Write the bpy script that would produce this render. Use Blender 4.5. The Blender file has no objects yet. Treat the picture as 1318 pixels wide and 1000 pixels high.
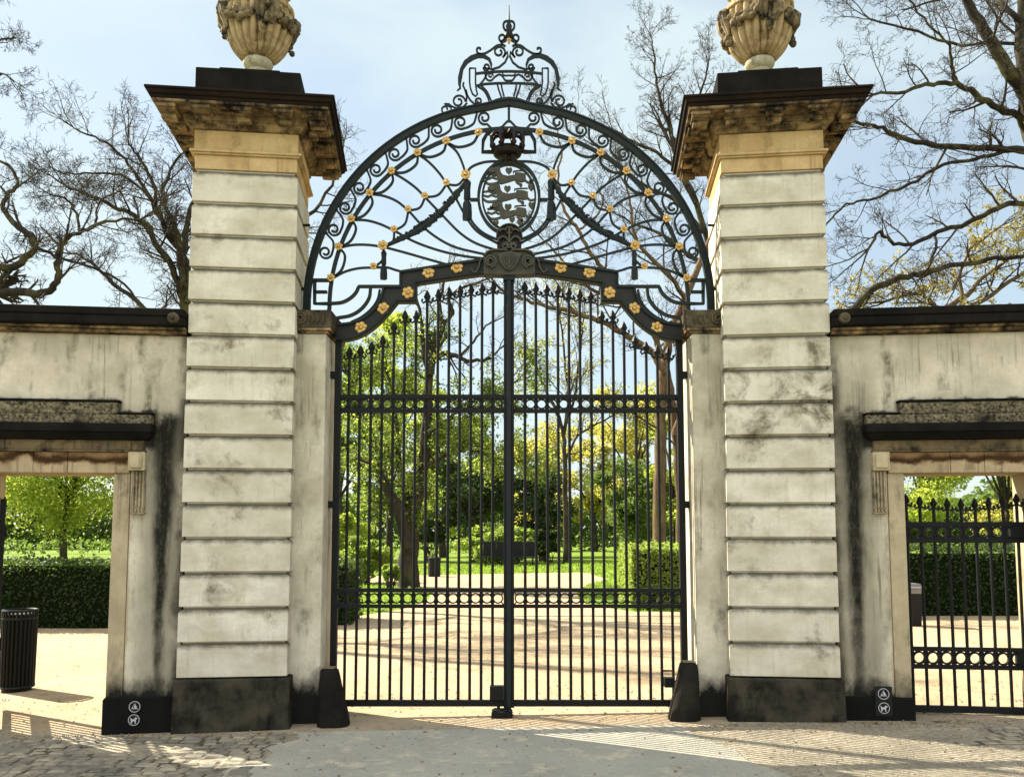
import bpy, math, random
import numpy as np
from mathutils import Vector, Matrix, noise as mnoise
random.seed(7); np.random.seed(7)
R = math.radians; PI = math.pi
SC = bpy.context.scene; COL = SC.collection

# ---------------------------------------------------------------- camera model (used to survey the place from the photo)
F = 1109.0; CX = 655.0; CY = 588.0; TH = R(4.9); CAM = Vector((0, -7.53, 1.6))
WA = R(6.6)                       # how far each wing of the concave forecourt is turned
def ray(px, py):
    xc = (px-CX)/F; yc = -(py-CY)/F
    return Vector((xc, math.cos(TH)-yc*math.sin(TH), math.sin(TH)+yc*math.cos(TH)))
def at(px, py, Y):                # point of the photo at world depth Y
    d = ray(px, py); return CAM + d*((Y-CAM.y)/d.y)
def G(px, py, Y=0.0):             # gate plane -> (X, Z)
    p = at(px, py, Y); return (p.x, p.z)
FO = Vector((-2.28, -0.40))
def W(px, py, t0=0.0):            # left wing frame -> (s, z) on the plane t = t0
    d = ray(px, py); n = Vector((math.sin(WA), -math.cos(WA))); u = Vector((-math.cos(WA), -math.sin(WA)))
    rel = Vector((CAM.x, CAM.y))-FO; dd = Vector((d.x, d.y))
    k = (t0-rel.dot(n))/dd.dot(n); q = rel+dd*k
    return (q.dot(u), CAM.z+d.z*k)
def gz(x, y=0): return 0.02+0.017*max(-6, min(6, x))
def gpt(px, py):                  # ground point under a pixel
    d = ray(px, py); z = 0.02
    for _ in range(4):
        k = (z-CAM.z)/d.z; p = CAM+d*k; z = gz(p.x)
    return p
# ---------------------------------------------------------------- mesh builder
class MB:
    def __init__(s, flip=1): s.v = []; s.f = []; s.sx = flip
    def add(s, vs, fs):
        b = len(s.v); s.v += [(s.sx*p[0], p[1], p[2]) for p in vs]
        if s.sx > 0: s.f += [tuple(b+i for i in f) for f in fs]
        else: s.f += [tuple(b+i for i in reversed(f)) for f in fs]
    def box(s, x0, x1, y0, y1, z0, z1):
        if x0 > x1: x0, x1 = x1, x0
        if y0 > y1: y0, y1 = y1, y0
        s.add([(x0,y0,z0),(x1,y0,z0),(x1,y1,z0),(x0,y1,z0),(x0,y0,z1),(x1,y0,z1),(x1,y1,z1),(x0,y1,z1)],
              [(0,3,2,1),(4,5,6,7),(0,1,5,4),(1,2,6,5),(2,3,7,6),(3,0,4,7)])
    def frustum(s, a, b, z0, z1):     # a,b = (x0,x1,y0,y1)
        s.add([(a[0],a[2],z0),(a[1],a[2],z0),(a[1],a[3],z0),(a[0],a[3],z0),(b[0],b[2],z1),(b[1],b[2],z1),(b[1],b[3],z1),(b[0],b[3],z1)],
              [(0,3,2,1),(4,5,6,7),(0,1,5,4),(1,2,6,5),(2,3,7,6),(3,0,4,7)])
    def prism_xz(s, poly, y0, y1):    # polygon in x,z pushed from y0 (front) to y1
        n = len(poly)
        area = sum(poly[i][0]*poly[(i+1)%n][1]-poly[(i+1)%n][0]*poly[i][1] for i in range(n))
        if area < 0: poly = poly[::-1]
        vs = [(x,y0,z) for x,z in poly]+[(x,y1,z) for x,z in poly]
        fs = [tuple(range(n)), tuple(range(2*n-1, n-1, -1))]
        fs += [((i+1)%n, i, i+n, (i+1)%n+n) for i in range(n)]
        s.add(vs, fs)
    def bar(s, pts, w, d, y=0.0, closed=False):   # flat iron bar bent in the x,z plane
        pts = [Vector(p) for p in pts]; n = len(pts); vs = []; fs = []
        ws = w if isinstance(w, (list, tuple)) else [w]*n
        for i in range(n):
            a = pts[(i-1) % n] if (closed or i) else pts[i]; b = pts[(i+1) % n] if (closed or i < n-1) else pts[i]
            t = (b-a); t = t.normalized() if t.length > 1e-9 else Vector((1,0))
            nn = Vector((-t.y, t.x))*ws[i]*.5
            p = pts[i]
            vs += [(p.x+nn.x, y-d/2, p.y+nn.y), (p.x-nn.x, y-d/2, p.y-nn.y), (p.x-nn.x, y+d/2, p.y-nn.y), (p.x+nn.x, y+d/2, p.y+nn.y)]
        m = n if closed else n-1
        for i in range(m):
            a = 4*i; b = 4*((i+1) % n)
            for k in range(4): fs.append((a+k, a+(k+1)%4, b+(k+1)%4, b+k))
        if not closed: fs += [(3,2,1,0), (4*n-4,4*n-3,4*n-2,4*n-1)]
        s.add(vs, fs)
    def tube(s, pts, rs, k=6, cap=True):
        pts = [Vector(p) for p in pts]; n = len(pts)
        if not isinstance(rs, (list, tuple)): rs = [rs]*n
        vs = []; fs = []; ref = None
        for i in range(n):
            t = (pts[min(i+1,n-1)]-pts[max(i-1,0)])
            t = t.normalized() if t.length > 1e-9 else Vector((0,0,1))
            if ref is None:
                ref = t.orthogonal().normalized()
            else:
                ref = ref-t*ref.dot(t); ref = ref.normalized() if ref.length > 1e-6 else t.orthogonal().normalized()
            b = t.cross(ref)
            for j in range(k):
                a = 2*PI*j/k; q = pts[i]+(ref*math.cos(a)+b*math.sin(a))*rs[i]; vs.append(tuple(q))
        for i in range(n-1):
            for j in range(k):
                fs.append((i*k+j, i*k+(j+1)%k, (i+1)*k+(j+1)%k, (i+1)*k+j))
        if cap: fs += [tuple(range(k-1,-1,-1)), tuple(range((n-1)*k, n*k))]
        s.add(vs, fs)
    def lathe(s, prof, k=24, c=(0,0), rmod=None, cap=True):   # prof = [(r,z)]
        vs = []; fs = []; n = len(prof)
        for r, z in prof:
            for j in range(k):
                a = 2*PI*j/k; rr = r*(rmod(a,z) if rmod else 1)
                vs.append((c[0]+rr*math.cos(a), c[1]+rr*math.sin(a), z))
        for i in range(n-1):
            for j in range(k): fs.append((i*k+j, i*k+(j+1)%k, (i+1)*k+(j+1)%k, (i+1)*k+j))
        if cap: fs += [tuple(range(k-1,-1,-1)), tuple(range((n-1)*k, n*k))]
        s.add(vs, fs)
    def blob(s, c, r, k=8, sq=(1,1,1)):
        prof = [(math.sin(PI*i/5), -math.cos(PI*i/5)) for i in range(6)]
        vs = []; fs = []
        for rr, z in prof:
            rr = max(rr, .02)
            for j in range(k):
                a = 2*PI*j/k; vs.append((c[0]+r*sq[0]*rr*math.cos(a), c[1]+r*sq[1]*rr*math.sin(a), c[2]+r*sq[2]*z))
        for i in range(5):
            for j in range(k): fs.append((i*k+j, i*k+(j+1)%k, (i+1)*k+(j+1)%k, (i+1)*k+j))
        fs += [tuple(range(k-1,-1,-1)), tuple(range(5*k, 6*k))]
        s.add(vs, fs)
WORLD = {}
def link(o, parent=None):
    COL.objects.link(o)
    if parent: o.parent = parent
    return o
def build(name, mb, mat, parent=None, smooth=False, bevel=0, world=False, kind=None, label=None):
    """one mesh object; world=True: vertices are in world space and the parent's place is taken off"""
    off = WORLD.get(parent.name, Vector((0,0,0))) if (parent and world) else Vector((0,0,0))
    v = [(p[0]-off.x, p[1]-off.y, p[2]-off.z) for p in mb.v] if off.length else mb.v
    m = bpy.data.meshes.new(name); m.from_pydata(v, [], mb.f); m.update()
    o = bpy.data.objects.new(name, m); link(o, parent)
    if parent: WORLD[o.name] = WORLD.get(parent.name, Vector((0,0,0)))
    if mat: m.materials.append(mat)
    if smooth:
        m.polygons.foreach_set('use_smooth', [True]*len(m.polygons))
        try: m.set_sharp_from_angle(angle=R(50))
        except Exception: pass
    if bevel:
        b = o.modifiers.new('bevel', 'BEVEL'); b.width = bevel; b.segments = 2; b.limit_method = 'ANGLE'; b.angle_limit = R(50)
    if kind: o['kind'] = kind
    if label: o['label'] = label
    return o
def tag(o, label, cat, group=None):
    o['label'] = label; o['category'] = cat
    if group: o['group'] = group
    return o
def thing(name, label, cat, loc=(0,0,0), rz=0.0, group=None):
    o = bpy.data.objects.new(name, None); o.empty_display_size = .3
    o.location = loc; o.rotation_euler = (0,0,rz); link(o); WORLD[o.name] = Vector(loc)
    return tag(o, label, cat, group)
def copy_tree(o, parent=None):
    c = o.copy(); COL.objects.link(c)
    if parent: c.parent = parent
    for ch in [x for x in o.children]: copy_tree(ch, c)
    return c
def cr(pts, n=6, closed=False):     # Catmull-Rom through control points (any dimension)
    P = [Vector(p) for p in pts]; out = []; m = len(P)
    rng = range(m) if closed else range(m-1)
    for i in rng:
        p1 = P[i]; p2 = P[(i+1) % m]
        p0 = P[(i-1) % m] if (closed or i > 0) else p1*2-p2
        p3 = P[(i+2) % m] if (closed or i < m-2) else p2*2-p1
        for k in range(n):
            t = k/n
            out.append(0.5*((2*p1)+(p2-p0)*t+(2*p0-5*p1+4*p2-p3)*t*t+(3*p1-p0-3*p2+p3)*t**3))
    if not closed: out.append(P[-1])
    return out
def spiral(cx, cy, r0, r1, a0, turns, n=26):   # angles in degrees, y downwards as in the photo
    o = []
    for i in range(n+1):
        t = i/n; a = R(a0+360*turns*t); r = r0+(r1-r0)*t
        o.append((cx+r*math.cos(a), cy+r*math.sin(a)))
    return o
def arc(cx, cy, r, a0, a1, n=16, ry=None):
    ry = ry or r
    return [(cx+r*math.cos(R(a0+(a1-a0)*i/n)), cy+ry*math.sin(R(a0+(a1-a0)*i/n))) for i in range(n+1)]

# ---------------------------------------------------------------- materials
class N:
    def __init__(s, name):
        s.m = bpy.data.materials.new(name); s.m.use_nodes = True; s.t = s.m.node_tree
        s.t.nodes.clear(); s.out = s.n('ShaderNodeOutputMaterial')
    def n(s, typ, **k):
        x = s.t.nodes.new(typ)
        for a, b in k.items(): setattr(x, a, b)
        return x
    def l(s, a, b): s.t.links.new(a, b)
    def setin(s, x, v):
        if hasattr(v, 'is_output'): s.l(v, x)
        else: x.default_value = v
    def pos(s): return s.n('ShaderNodeNewGeometry').outputs['Position']
    def obj(s): return s.n('ShaderNodeTexCoord').outputs['Object']
    def noise(s, vec, scale, detail=5, rough=.6, stretch=None, dist=0):
        if stretch:
            mp = s.n('ShaderNodeMapping'); s.l(vec, mp.inputs['Vector']); mp.inputs['Scale'].default_value = stretch; vec = mp.outputs[0]
        x = s.n('ShaderNodeTexNoise'); s.l(vec, x.inputs['Vector']); x.inputs['Scale'].default_value = scale
        x.inputs['Detail'].default_value = detail; x.inputs['Roughness'].default_value = rough; x.inputs['Distortion'].default_value = dist
        return x.outputs['Fac']
    def voronoi(s, vec, scale, feat='F1', out='Distance'):
        x = s.n('ShaderNodeTexVoronoi', feature=feat); s.l(vec, x.inputs['Vector']); x.inputs['Scale'].default_value = scale
        return x.outputs[out]
    def rng(s, v, a, b, c=0.0, d=1.0, smooth=False):
        x = s.n('ShaderNodeMapRange'); s.setin(x.inputs[0], v)
        if smooth: x.interpolation_type = 'SMOOTHSTEP'
        for i, q in enumerate((a,b,c,d)): x.inputs[i+1].default_value = q
        return x.outputs[0]
    def math(s, op, a, b=0.0):
        x = s.n('ShaderNodeMath', operation=op); s.setin(x.inputs[0], a); s.setin(x.inputs[1], b); return x.outputs[0]
    def mix(s, f, a, b, mode='MIX'):
        x = s.n('ShaderNodeMix', data_type='RGBA', blend_type=mode); s.setin(x.inputs[0], f)
        for i, q in ((6,a),(7,b)): s.setin(x.inputs[i], q if hasattr(q,'is_output') else (*q,1))
        return x.outputs[2]
    def xyz(s, v):
        x = s.n('ShaderNodeSeparateXYZ'); s.l(v, x.inputs[0]); return x.outputs
    def bsdf(s, col, rough=.8, metal=0.0, bump=None, bstr=.3, bdist=.01, spec=.5):
        b = s.n('ShaderNodeBsdfPrincipled')
        s.setin(b.inputs['Base Color'], col if hasattr(col,'is_output') else (*col,1))
        s.setin(b.inputs['Roughness'], rough); b.inputs['Metallic'].default_value = metal
        b.inputs['Specular IOR Level'].default_value = spec
        if bump is not None:
            u = s.n('ShaderNodeBump'); u.inputs['Strength'].default_value = bstr; u.inputs['Distance'].default_value = bdist
            s.l(bump, u.inputs['Height']); s.l(u.outputs[0], b.inputs['Normal'])
        s.l(b.outputs[0], s.out.inputs[0]); return b
def stone(name, c1, c2, dark, amt=.5, scale=2.2, soot=0.0, wet=None, bstr=.35, joint=None):
    """weathered stone: two tones, streaky dirt with ragged edges, pitted relief"""
    k = N(name); p = k.obj()
    big = k.noise(p, scale, 6, .62); fine = k.noise(p, 34, 4, .65)
    drip = k.noise(p, 3.2, 5, .6, stretch=(2.3,2.3,.55), dist=.3)
    col = k.mix(k.rng(big, .38, .62), c1, c2)
    col = k.mix(k.rng(fine, .35, .75, 0, .35), col, tuple(x*.6 for x in c1))
    blot = k.noise(p, scale*3.1, 7, .7)
    m = k.math('MULTIPLY', k.rng(drip, .50, .68), k.rng(blot, .40, .62))
    col = k.mix(k.math('MULTIPLY', m, amt), col, dark)
    thin = k.noise(p, 1.0, 4, .6, stretch=(26,26,.9), dist=.2); tz = k.noise(p, 1.2, 5, .65)
    col = k.mix(k.math('MULTIPLY', k.math('MULTIPLY', k.rng(thin, .56, .66), k.rng(tz, .47, .60)), amt*.8), col, dark)
    if soot:
        s = k.rng(k.noise(p, 5.5, 7, .7), .62-soot*.35, .74-soot*.2)
        col = k.mix(s, col, (.012,.011,.010))
    if wet: col = wet(k, p, col)
    h = k.math('ADD', k.math('MULTIPLY', fine, .5), blot)
    k.bsdf(col, k.rng(big, .3, .7, .8, .97), bump=h, bstr=bstr, bdist=.012, spec=.05)
    return k.m
def damp_base(z0, z1):
    """the black tarred / soot-soaked foot of a wall, with a ragged upper edge"""
    def f(k, p, col):
        q = k.xyz(p); e = k.noise(p, 6, 6, .7, stretch=(1,1,.6))
        zz = k.math('ADD', q[2], k.rng(e, .2, .8, -.13, .13))
        return k.mix(k.rng(zz, z0, z1, 1, 0), col, (.014,.014,.012))
    return f
def wing_stains(k, p, col):
    q = k.xyz(p); ax = k.math('ABSOLUTE', q[0]); z = q[2]
    e = k.noise(p, 3.0, 6, .68, stretch=(1.6,1.6,.5)); e2 = k.noise(p, 9, 5, .65)
    # run-off streak from the end of the door hood down to the ground
    x0 = k.math('ADD', ax, k.rng(e, .2, .8, -.05, .05))
    # greenish grey band beside it
    g = k.rng(k.math('ABSOLUTE', k.math('SUBTRACT', x0, .60)), .07, .22, .62, 0, True)
    col = k.mix(k.math('MULTIPLY', g, k.rng(z, 2.3, 3.0, 1, .25)), col, (.13,.125,.085))
    core = k.math('ABSOLUTE', k.math('SUBTRACT', x0, .575))
    w = k.math('ADD', k.rng(z, .5, 2.1, .045, .090), k.rng(z, 2.1, 2.5, 0, .075))
    st = k.rng(k.math('DIVIDE', core, w), .25, 1.45, 1, 0, True)
    st = k.math('MULTIPLY', st, k.rng(k.math('ADD', z, k.rng(e2,.3,.7,-.08,.08)), 2.46, 2.66, 1, 0, True))
    st = k.math('MULTIPLY', st, k.rng(k.math('ADD', z, k.rng(e2,.3,.7,-.5,.5)), .45, 1.2, .72, 1))
    brk = k.rng(k.noise(p, 45, 5, .75, stretch=(1,1,.35)), .30, .50, .82, 1)
    col = k.mix(k.math('MULTIPLY', k.math('MULTIPLY', st, brk), .98), col, (.009,.009,.007))
    # black algae creeping onto the wall along the top of the hood
    zn = k.math('ADD', z, k.rng(e2, .25, .75, -.03, .03))
    h1 = k.math('MULTIPLY', k.rng(ax, .915, .955, 0, 1), k.rng(zn, 2.665, 2.705, 1, 0, True))
    h2 = k.math('MULTIPLY', k.rng(ax, .625, .67, 0, 1), k.rng(zn, 2.57, 2.605, 1, 0, True))
    hm = k.math('MULTIPLY', k.math('MAXIMUM', h1, h2), k.rng(z, 2.25, 2.3))
    col = k.mix(k.math('MULTIPLY', hm, .93), col, (.010,.010,.008))
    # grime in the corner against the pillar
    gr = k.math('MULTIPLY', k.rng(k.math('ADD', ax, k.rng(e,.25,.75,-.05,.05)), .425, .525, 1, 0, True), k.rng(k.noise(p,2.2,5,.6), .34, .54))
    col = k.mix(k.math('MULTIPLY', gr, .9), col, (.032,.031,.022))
    # ochre jamb stone showing past a ragged plaster edge
    og = k.rng(k.math('ADD', ax, k.rng(e2,.25,.75,-.022,.022)), .822, .832, 0, 1)
    og = k.math('MULTIPLY', k.math('MULTIPLY', og, k.rng(z, 1.85, 1.9, 1, 0)), k.rng(ax, 1.2, 1.21, 1, 0))
    col = k.mix(k.math('MULTIPLY', og, .85), col, (.34,.28,.18))
    return damp_base(.26, .42)(k, p, col)
def leafmat(name, c1, c2, trans=.5, tcol=None):
    k = N(name); p = k.pos()
    nf = k.noise(p, 1.3, 4, .6); ri = k.n('ShaderNodeNewGeometry').outputs['Random Per Island']
    col = k.mix(k.rng(nf, .35, .65), c1, c2)
    col = k.mix(k.rng(ri, 0, 1, 0, .55), col, tuple(min(1, x*1.5) for x in c2))
    col = k.mix(k.rng(ri, .75, 1, 0, .4), col, tuple(x*.5 for x in c1))
    d = k.n('ShaderNodeBsdfPrincipled'); k.l(col, d.inputs['Base Color']); d.inputs['Roughness'].default_value = .55; d.inputs['Specular IOR Level'].default_value = .3
    t = k.n('ShaderNodeBsdfTranslucent')
    tc = k.mix(.6, col, tcol or tuple(min(1, x*2.2) for x in c2)); k.l(tc, t.inputs[0])
    ms = k.n('ShaderNodeMixShader'); ms.inputs[0].default_value = trans
    k.l(d.outputs[0], ms.inputs[1]); k.l(t.outputs[0], ms.inputs[2]); k.l(ms.outputs[0], k.out.inputs[0])
    return k.m
M = {}
M['ashlar'] = stone('pale_ashlar', (.50,.48,.41), (.41,.39,.32), (.13,.11,.07), .75, 2.0)
M['stucco'] = stone('wall_stucco', (.55,.50,.39), (.37,.335,.25), (.11,.098,.064), .95, 2.3, wet=wing_stains, bstr=.25)
def pier_grime(k, p, col):
    x = k.math('ABSOLUTE', k.xyz(k.pos())[0]); e = k.noise(p, 2.6, 6, .66, stretch=(1.4,1.4,.6))
    g = k.rng(k.math('ADD', x, k.rng(e,.25,.75,-.08,.08)), 1.70, 1.83, 0, 1, True)
    col = k.mix(k.math('MULTIPLY', k.math('MULTIPLY', g, k.rng(k.noise(p,1.7,5,.6), .36, .56)), .9), col, (.035,.034,.024))
    lt = k.rng(k.noise(p, 2.1, 6, .6, dist=.5), .56, .60, 0, .5)
    return damp_base(.26,.44)(k, p, k.mix(lt, col, (.62,.59,.49)))
M['pier'] = stone('pier_render', (.56,.52,.41), (.32,.29,.21), (.085,.078,.052), .95, 1.8, wet=damp_base(.26,.44))
M['gold'] = stone('ochre_sandstone', (.47,.345,.175), (.38,.26,.12), (.10,.06,.03), .6, 2.5)
M['goldsoot'] = stone('sooty_sandstone', (.34,.24,.125), (.13,.088,.045), (.010,.008,.006), .95, 4.5, soot=.62)
M['soot'] = stone('black_crusted_stone', (.013,.011,.009), (.006,.006,.005), (.004,.004,.003), .6, 3.0)
M['fascia'] = stone('crusted_fascia', (.010,.008,.007), (.020,.013,.008), (.005,.004,.004), .6, 3.0)
M['plinth'] = stone('blackened_plinth', (.050,.046,.031), (.008,.008,.007), (.004,.004,.004), .9, 3.6)
M['plinthblack'] = stone('black_plinth', (.006,.006,.006), (.009,.009,.008), (.004,.004,.004), .6, 3)
M['lichen'] = stone('lichened_stone', (.26,.23,.14), (.13,.11,.065), (.010,.009,.008), .9, 8.0, soot=.45, bstr=1.0)
M['lichen'] = None
M['jamb'] = stone('jamb_stone', (.40,.335,.215), (.30,.25,.16), (.08,.066,.042), .9, 3.0, wet=damp_base(.22,.5))
M['urn'] = stone('urn_stone', (.40,.31,.18), (.24,.165,.08), (.05,.03,.015), .95, 7.0, soot=.12)
M['urnfoot'] = stone('urn_foot_stone', (.40,.37,.27), (.28,.25,.18), (.05,.045,.03), .8, 6.0)
M['garland'] = stone('carved_garland_stone', (.28,.22,.13), (.11,.085,.05), (.012,.010,.007), .95, 9.0, soot=.6, bstr=.6)
def iron(name, c, rough=.45, tint=None):
    k = N(name); p = k.pos(); a = k.noise(p, 14, 5, .6); b = k.noise(p, 120, 2, .5)
    col = k.mix(k.rng(a, .35, .7), c, tint or tuple(x*1.7 for x in c))
    k.bsdf(col, k.rng(a, .3, .7, rough, rough+.2), bump=k.math('ADD', a, k.math('MULTIPLY', b, .3)), bstr=.15, bdist=.004, spec=.16)
    return k.m
M['iron'] = iron('painted_wrought_iron', (.007,.011,.011), .42)
M['ironblack'] = iron('black_iron', (.004,.005,.005), .5)
M['ironband'] = iron('grey_band_iron', (.014,.015,.013), .5)
M['relief'] = iron('weathered_relief', (.036,.040,.032), .6, (.070,.062,.046))
M['crown'] = iron('crown_metal', (.006,.005,.005), .4, (.018,.012,.010))
k = N('gilding'); a = k.noise(k.pos(), 60, 3, .6)
k.bsdf(k.mix(k.rng(a,.35,.7), (.52,.34,.10), (.34,.20,.055)), .42, metal=.35, bump=a, bstr=.3, bdist=.004); M['gilt'] = k.m
k = N('white_sign_paint'); k.bsdf((.38,.38,.37), .5); M['white'] = k.m
k = N('sign_black'); k.bsdf((.006,.006,.0065), .6, spec=.2); M['signblack'] = k.m
def bark(name, c1, c2, moss=0):
    k = N(name); p = k.pos(); a = k.noise(p, 9, 6, .7, stretch=(1,1,.25)); b = k.noise(p, 2.1, 4, .6)
    col = k.mix(k.rng(a,.35,.65), c1, c2)
    if moss: col = k.mix(k.rng(b,.48,.62,0,moss), col, (.13,.125,.035))
    k.bsdf(col, .9, bump=a, bstr=.9, bdist=.03, spec=.15); return k.m
M['bark'] = bark('dark_bark', (.018,.014,.011), (.040,.031,.022), .25)
M['barkwarm'] = bark('brown_bark', (.055,.034,.021), (.14,.088,.05), .35)
M['twig'] = bark('twig_bark', (.022,.018,.015), (.05,.038,.028), .2)
M['bareb'] = bark('bare_limb_bark', (.012,.010,.009), (.030,.024,.018), .4)
M['leafA'] = leafmat('spring_leaves_green', (.040,.072,.012), (.090,.135,.022), .5)
M['leafB'] = leafmat('spring_leaves_yellow', (.20,.205,.035), (.32,.30,.065), .6)
M['leafC'] = leafmat('dark_leaves', (.022,.040,.010), (.042,.066,.016), .3)
M['leafD'] = leafmat('bright_leaves', (.12,.165,.020), (.24,.285,.04), .6)
M['bud'] = leafmat('spring_buds', (.22,.19,.06), (.30,.26,.09), .4)
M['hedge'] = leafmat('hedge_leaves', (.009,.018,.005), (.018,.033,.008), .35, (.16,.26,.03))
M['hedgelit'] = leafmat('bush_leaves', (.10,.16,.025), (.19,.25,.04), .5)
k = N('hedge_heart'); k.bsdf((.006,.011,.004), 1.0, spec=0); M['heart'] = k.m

def lich(k, p, col):
    pit = k.noise(p, 38, 4, .7); pat = k.noise(p, 3.0, 4, .6)
    col = k.mix(k.rng(pit, .34, .64), col, (.012,.011,.009))
    return k.mix(k.rng(pat, .56, .66, 0, .9), col, (.012,.011,.009))
M['lichen'] = stone('lichened_blocking', (.26,.225,.14), (.17,.145,.09), (.02,.018,.012), .7, 6.0, wet=lich, bstr=1.0)
# ---------------------------------------------------------------- ground
def sheet(name, polys, mat, dz, kind='structure', nx=1):
    """flat sheet following the slight cross fall; polys = list of convex [(x,y)...]"""
    mb = MB()
    for poly in polys: mb.add([(x, y, gz(x)+dz) for x, y in poly], [tuple(range(len(poly)))])
    return build(name, mb, mat, kind=kind)
k = N('earth_and_grass'); p = k.pos(); a = k.noise(p, .35, 6, .6); b = k.noise(p, 6, 5, .7)
k.bsdf(k.mix(k.rng(b,.3,.7), k.mix(k.rng(a,.35,.65), (.14,.22,.022), (.19,.27,.035)), (.09,.14,.018)), .95, bump=b, bstr=.8, bdist=.05, spec=.1); M['lawn'] = k.m
k = N('sandy_gravel'); p = k.pos(); a = k.noise(p, .5, 6, .62); b = k.noise(p, 55, 4, .7); c = k.noise(p, 3.3, 6, .7)
col = k.mix(k.rng(a,.35,.65), (.43,.335,.215), (.34,.255,.16)); col = k.mix(k.rng(c,.48,.64,0,.6), col, (.27,.20,.12)); col = k.mix(k.rng(b,.45,.72,0,.5), col, (.20,.15,.085))
a2 = k.noise(p, 1.6, 6, .7); b2 = k.noise(p, 28, 6, .75)
dirt = k.mix(k.rng(b2,.35,.7), k.mix(k.rng(a2,.4,.6), (.28,.25,.185), (.44,.385,.285)), (.13,.115,.085))
yy = k.math('ADD', k.xyz(p)[1], k.rng(c, .25, .75, -.55, .55))
col = k.mix(k.rng(yy, -.75, .05), dirt, col)
k.bsdf(col, .95, bump=k.math('ADD', b, k.math('MULTIPLY', c, 2.0)), bstr=.6, bdist=.02, spec=.15); M['gravel'] = k.m
k = N('worn_asphalt'); p = k.pos(); a = k.noise(p, 1.1, 6, .65); b = k.noise(p, 90, 3, .7); c = k.noise(p, 4.5, 7, .72)
col = k.mix(k.rng(a,.35,.65), (.37,.36,.295), (.28,.27,.225)); col = k.mix(k.rng(b,.40,.70,0,.55), col, (.17,.165,.145)); col = k.mix(k.rng(c,.52,.66,0,.85), col, (.47,.42,.31))
cr_ = k.voronoi(k.n('ShaderNodeTexCoord').outputs['Object'], 1.3, 'DISTANCE_TO_EDGE')
vv = k.n('ShaderNodeVectorMath', operation='ADD'); k.l(p, vv.inputs[0])
nn = k.n('ShaderNodeTexNoise'); k.l(p, nn.inputs['Vector']); nn.inputs['Scale'].default_value = 3.5; nn.inputs['Detail'].default_value = 6
k.l(nn.outputs['Color'], vv.inputs[1]); cr_ = k.voronoi(vv.outputs[0], .9, 'DISTANCE_TO_EDGE')
col = k.mix(k.math('MULTIPLY', k.rng(cr_, 0, .008, .8, 0), k.rng(a,.48,.58)), col, (.035,.033,.03))
k.bsdf(col, .9, bump=k.math('ADD', b, c), bstr=.5, bdist=.012, spec=.2); M['asphalt'] = k.m
k = N('old_setts_stone'); p = k.pos(); ri = k.n('ShaderNodeNewGeometry').outputs['Random Per Island']; b = k.noise(p, 40, 5, .7); a = k.noise(p, 2.2, 6, .7)
col = k.mix(ri, (.21,.195,.155), (.12,.112,.092)); col = k.mix(k.rng(b,.4,.7,0,.6), col, (.10,.092,.072)); col = k.mix(k.rng(a,.45,.62,0,.85), col, (.33,.29,.21))
k.bsdf(col, .9, bump=k.math('ADD', b, a), bstr=.7, bdist=.012, spec=.2); M['setts'] = k.m
k = N('dirt_between_setts'); p = k.pos(); b = k.noise(p, 28, 6, .75); a = k.noise(p, 1.6, 6, .7)
k.bsdf(k.mix(k.rng(b,.35,.7), k.mix(k.rng(a,.4,.6), (.30,.265,.195), (.42,.37,.275)), (.13,.115,.085)), .95, bump=b, bstr=.8, bdist=.02, spec=.1); M['dirt'] = k.m

sheet('ground', [[(-3000,-60),(-6,-60),(-6,3000),(-3000,3000)],[(-6,-60),(6,-60),(6,3000),(-6,3000)],[(6,-60),(3000,-60),(3000,3000),(6,3000)]], M['lawn'], 0)
# gravel court behind the gate, running on as a path into the park
def strip(L):   # rows of (y, x0, x1), cut at x=-6 and 6 so it follows the ground
    out = []
    for (y0,a0,b0),(y1,a1,b1) in zip(L, L[1:]):
        for lo, hi in ((-99,-6),(-6,6),(6,99)):
            q = [(max(lo,min(hi,x)), y) for x, y in ((a0,y0),(b0,y0),(b1,y1),(a1,y1))]
            if max(p_[0] for p_ in q)-min(p_[0] for p_ in q) > .01:
                r = []
                for p_ in q:
                    if not r or (p_[0]-r[-1][0])**2+(p_[1]-r[-1][1])**2 > 1e-6: r.append(p_)
                if len(r) > 2: out.append(r)
    return out
sheet('gravel_court', strip([(-.42,-16,16),(7.6,-16,16),(8.4,-16,12),(9.1,-2.9,2.4),(10.5,-2.2,1.75),(12.5,-1.9,1.6),(15,-1.95,1.75),(18,-2.6,2.4),(20,-4.2,3.2),(21.5,-9,3.0),(24,-20,2.9),(24.6,-26,2.6)]), M['gravel'], .004)
sheet('forecourt', strip([(-14,-22,22),(-.421,-22,22)]), M['gravel'], .004)
def blobpoly(L, dz, name, mat):
    mb = MB(); mb.add([(x, y, gz(x)+dz) for x, y in L], [tuple(range(len(L)))]); return build(name, mb, mat, kind='structure')
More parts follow.
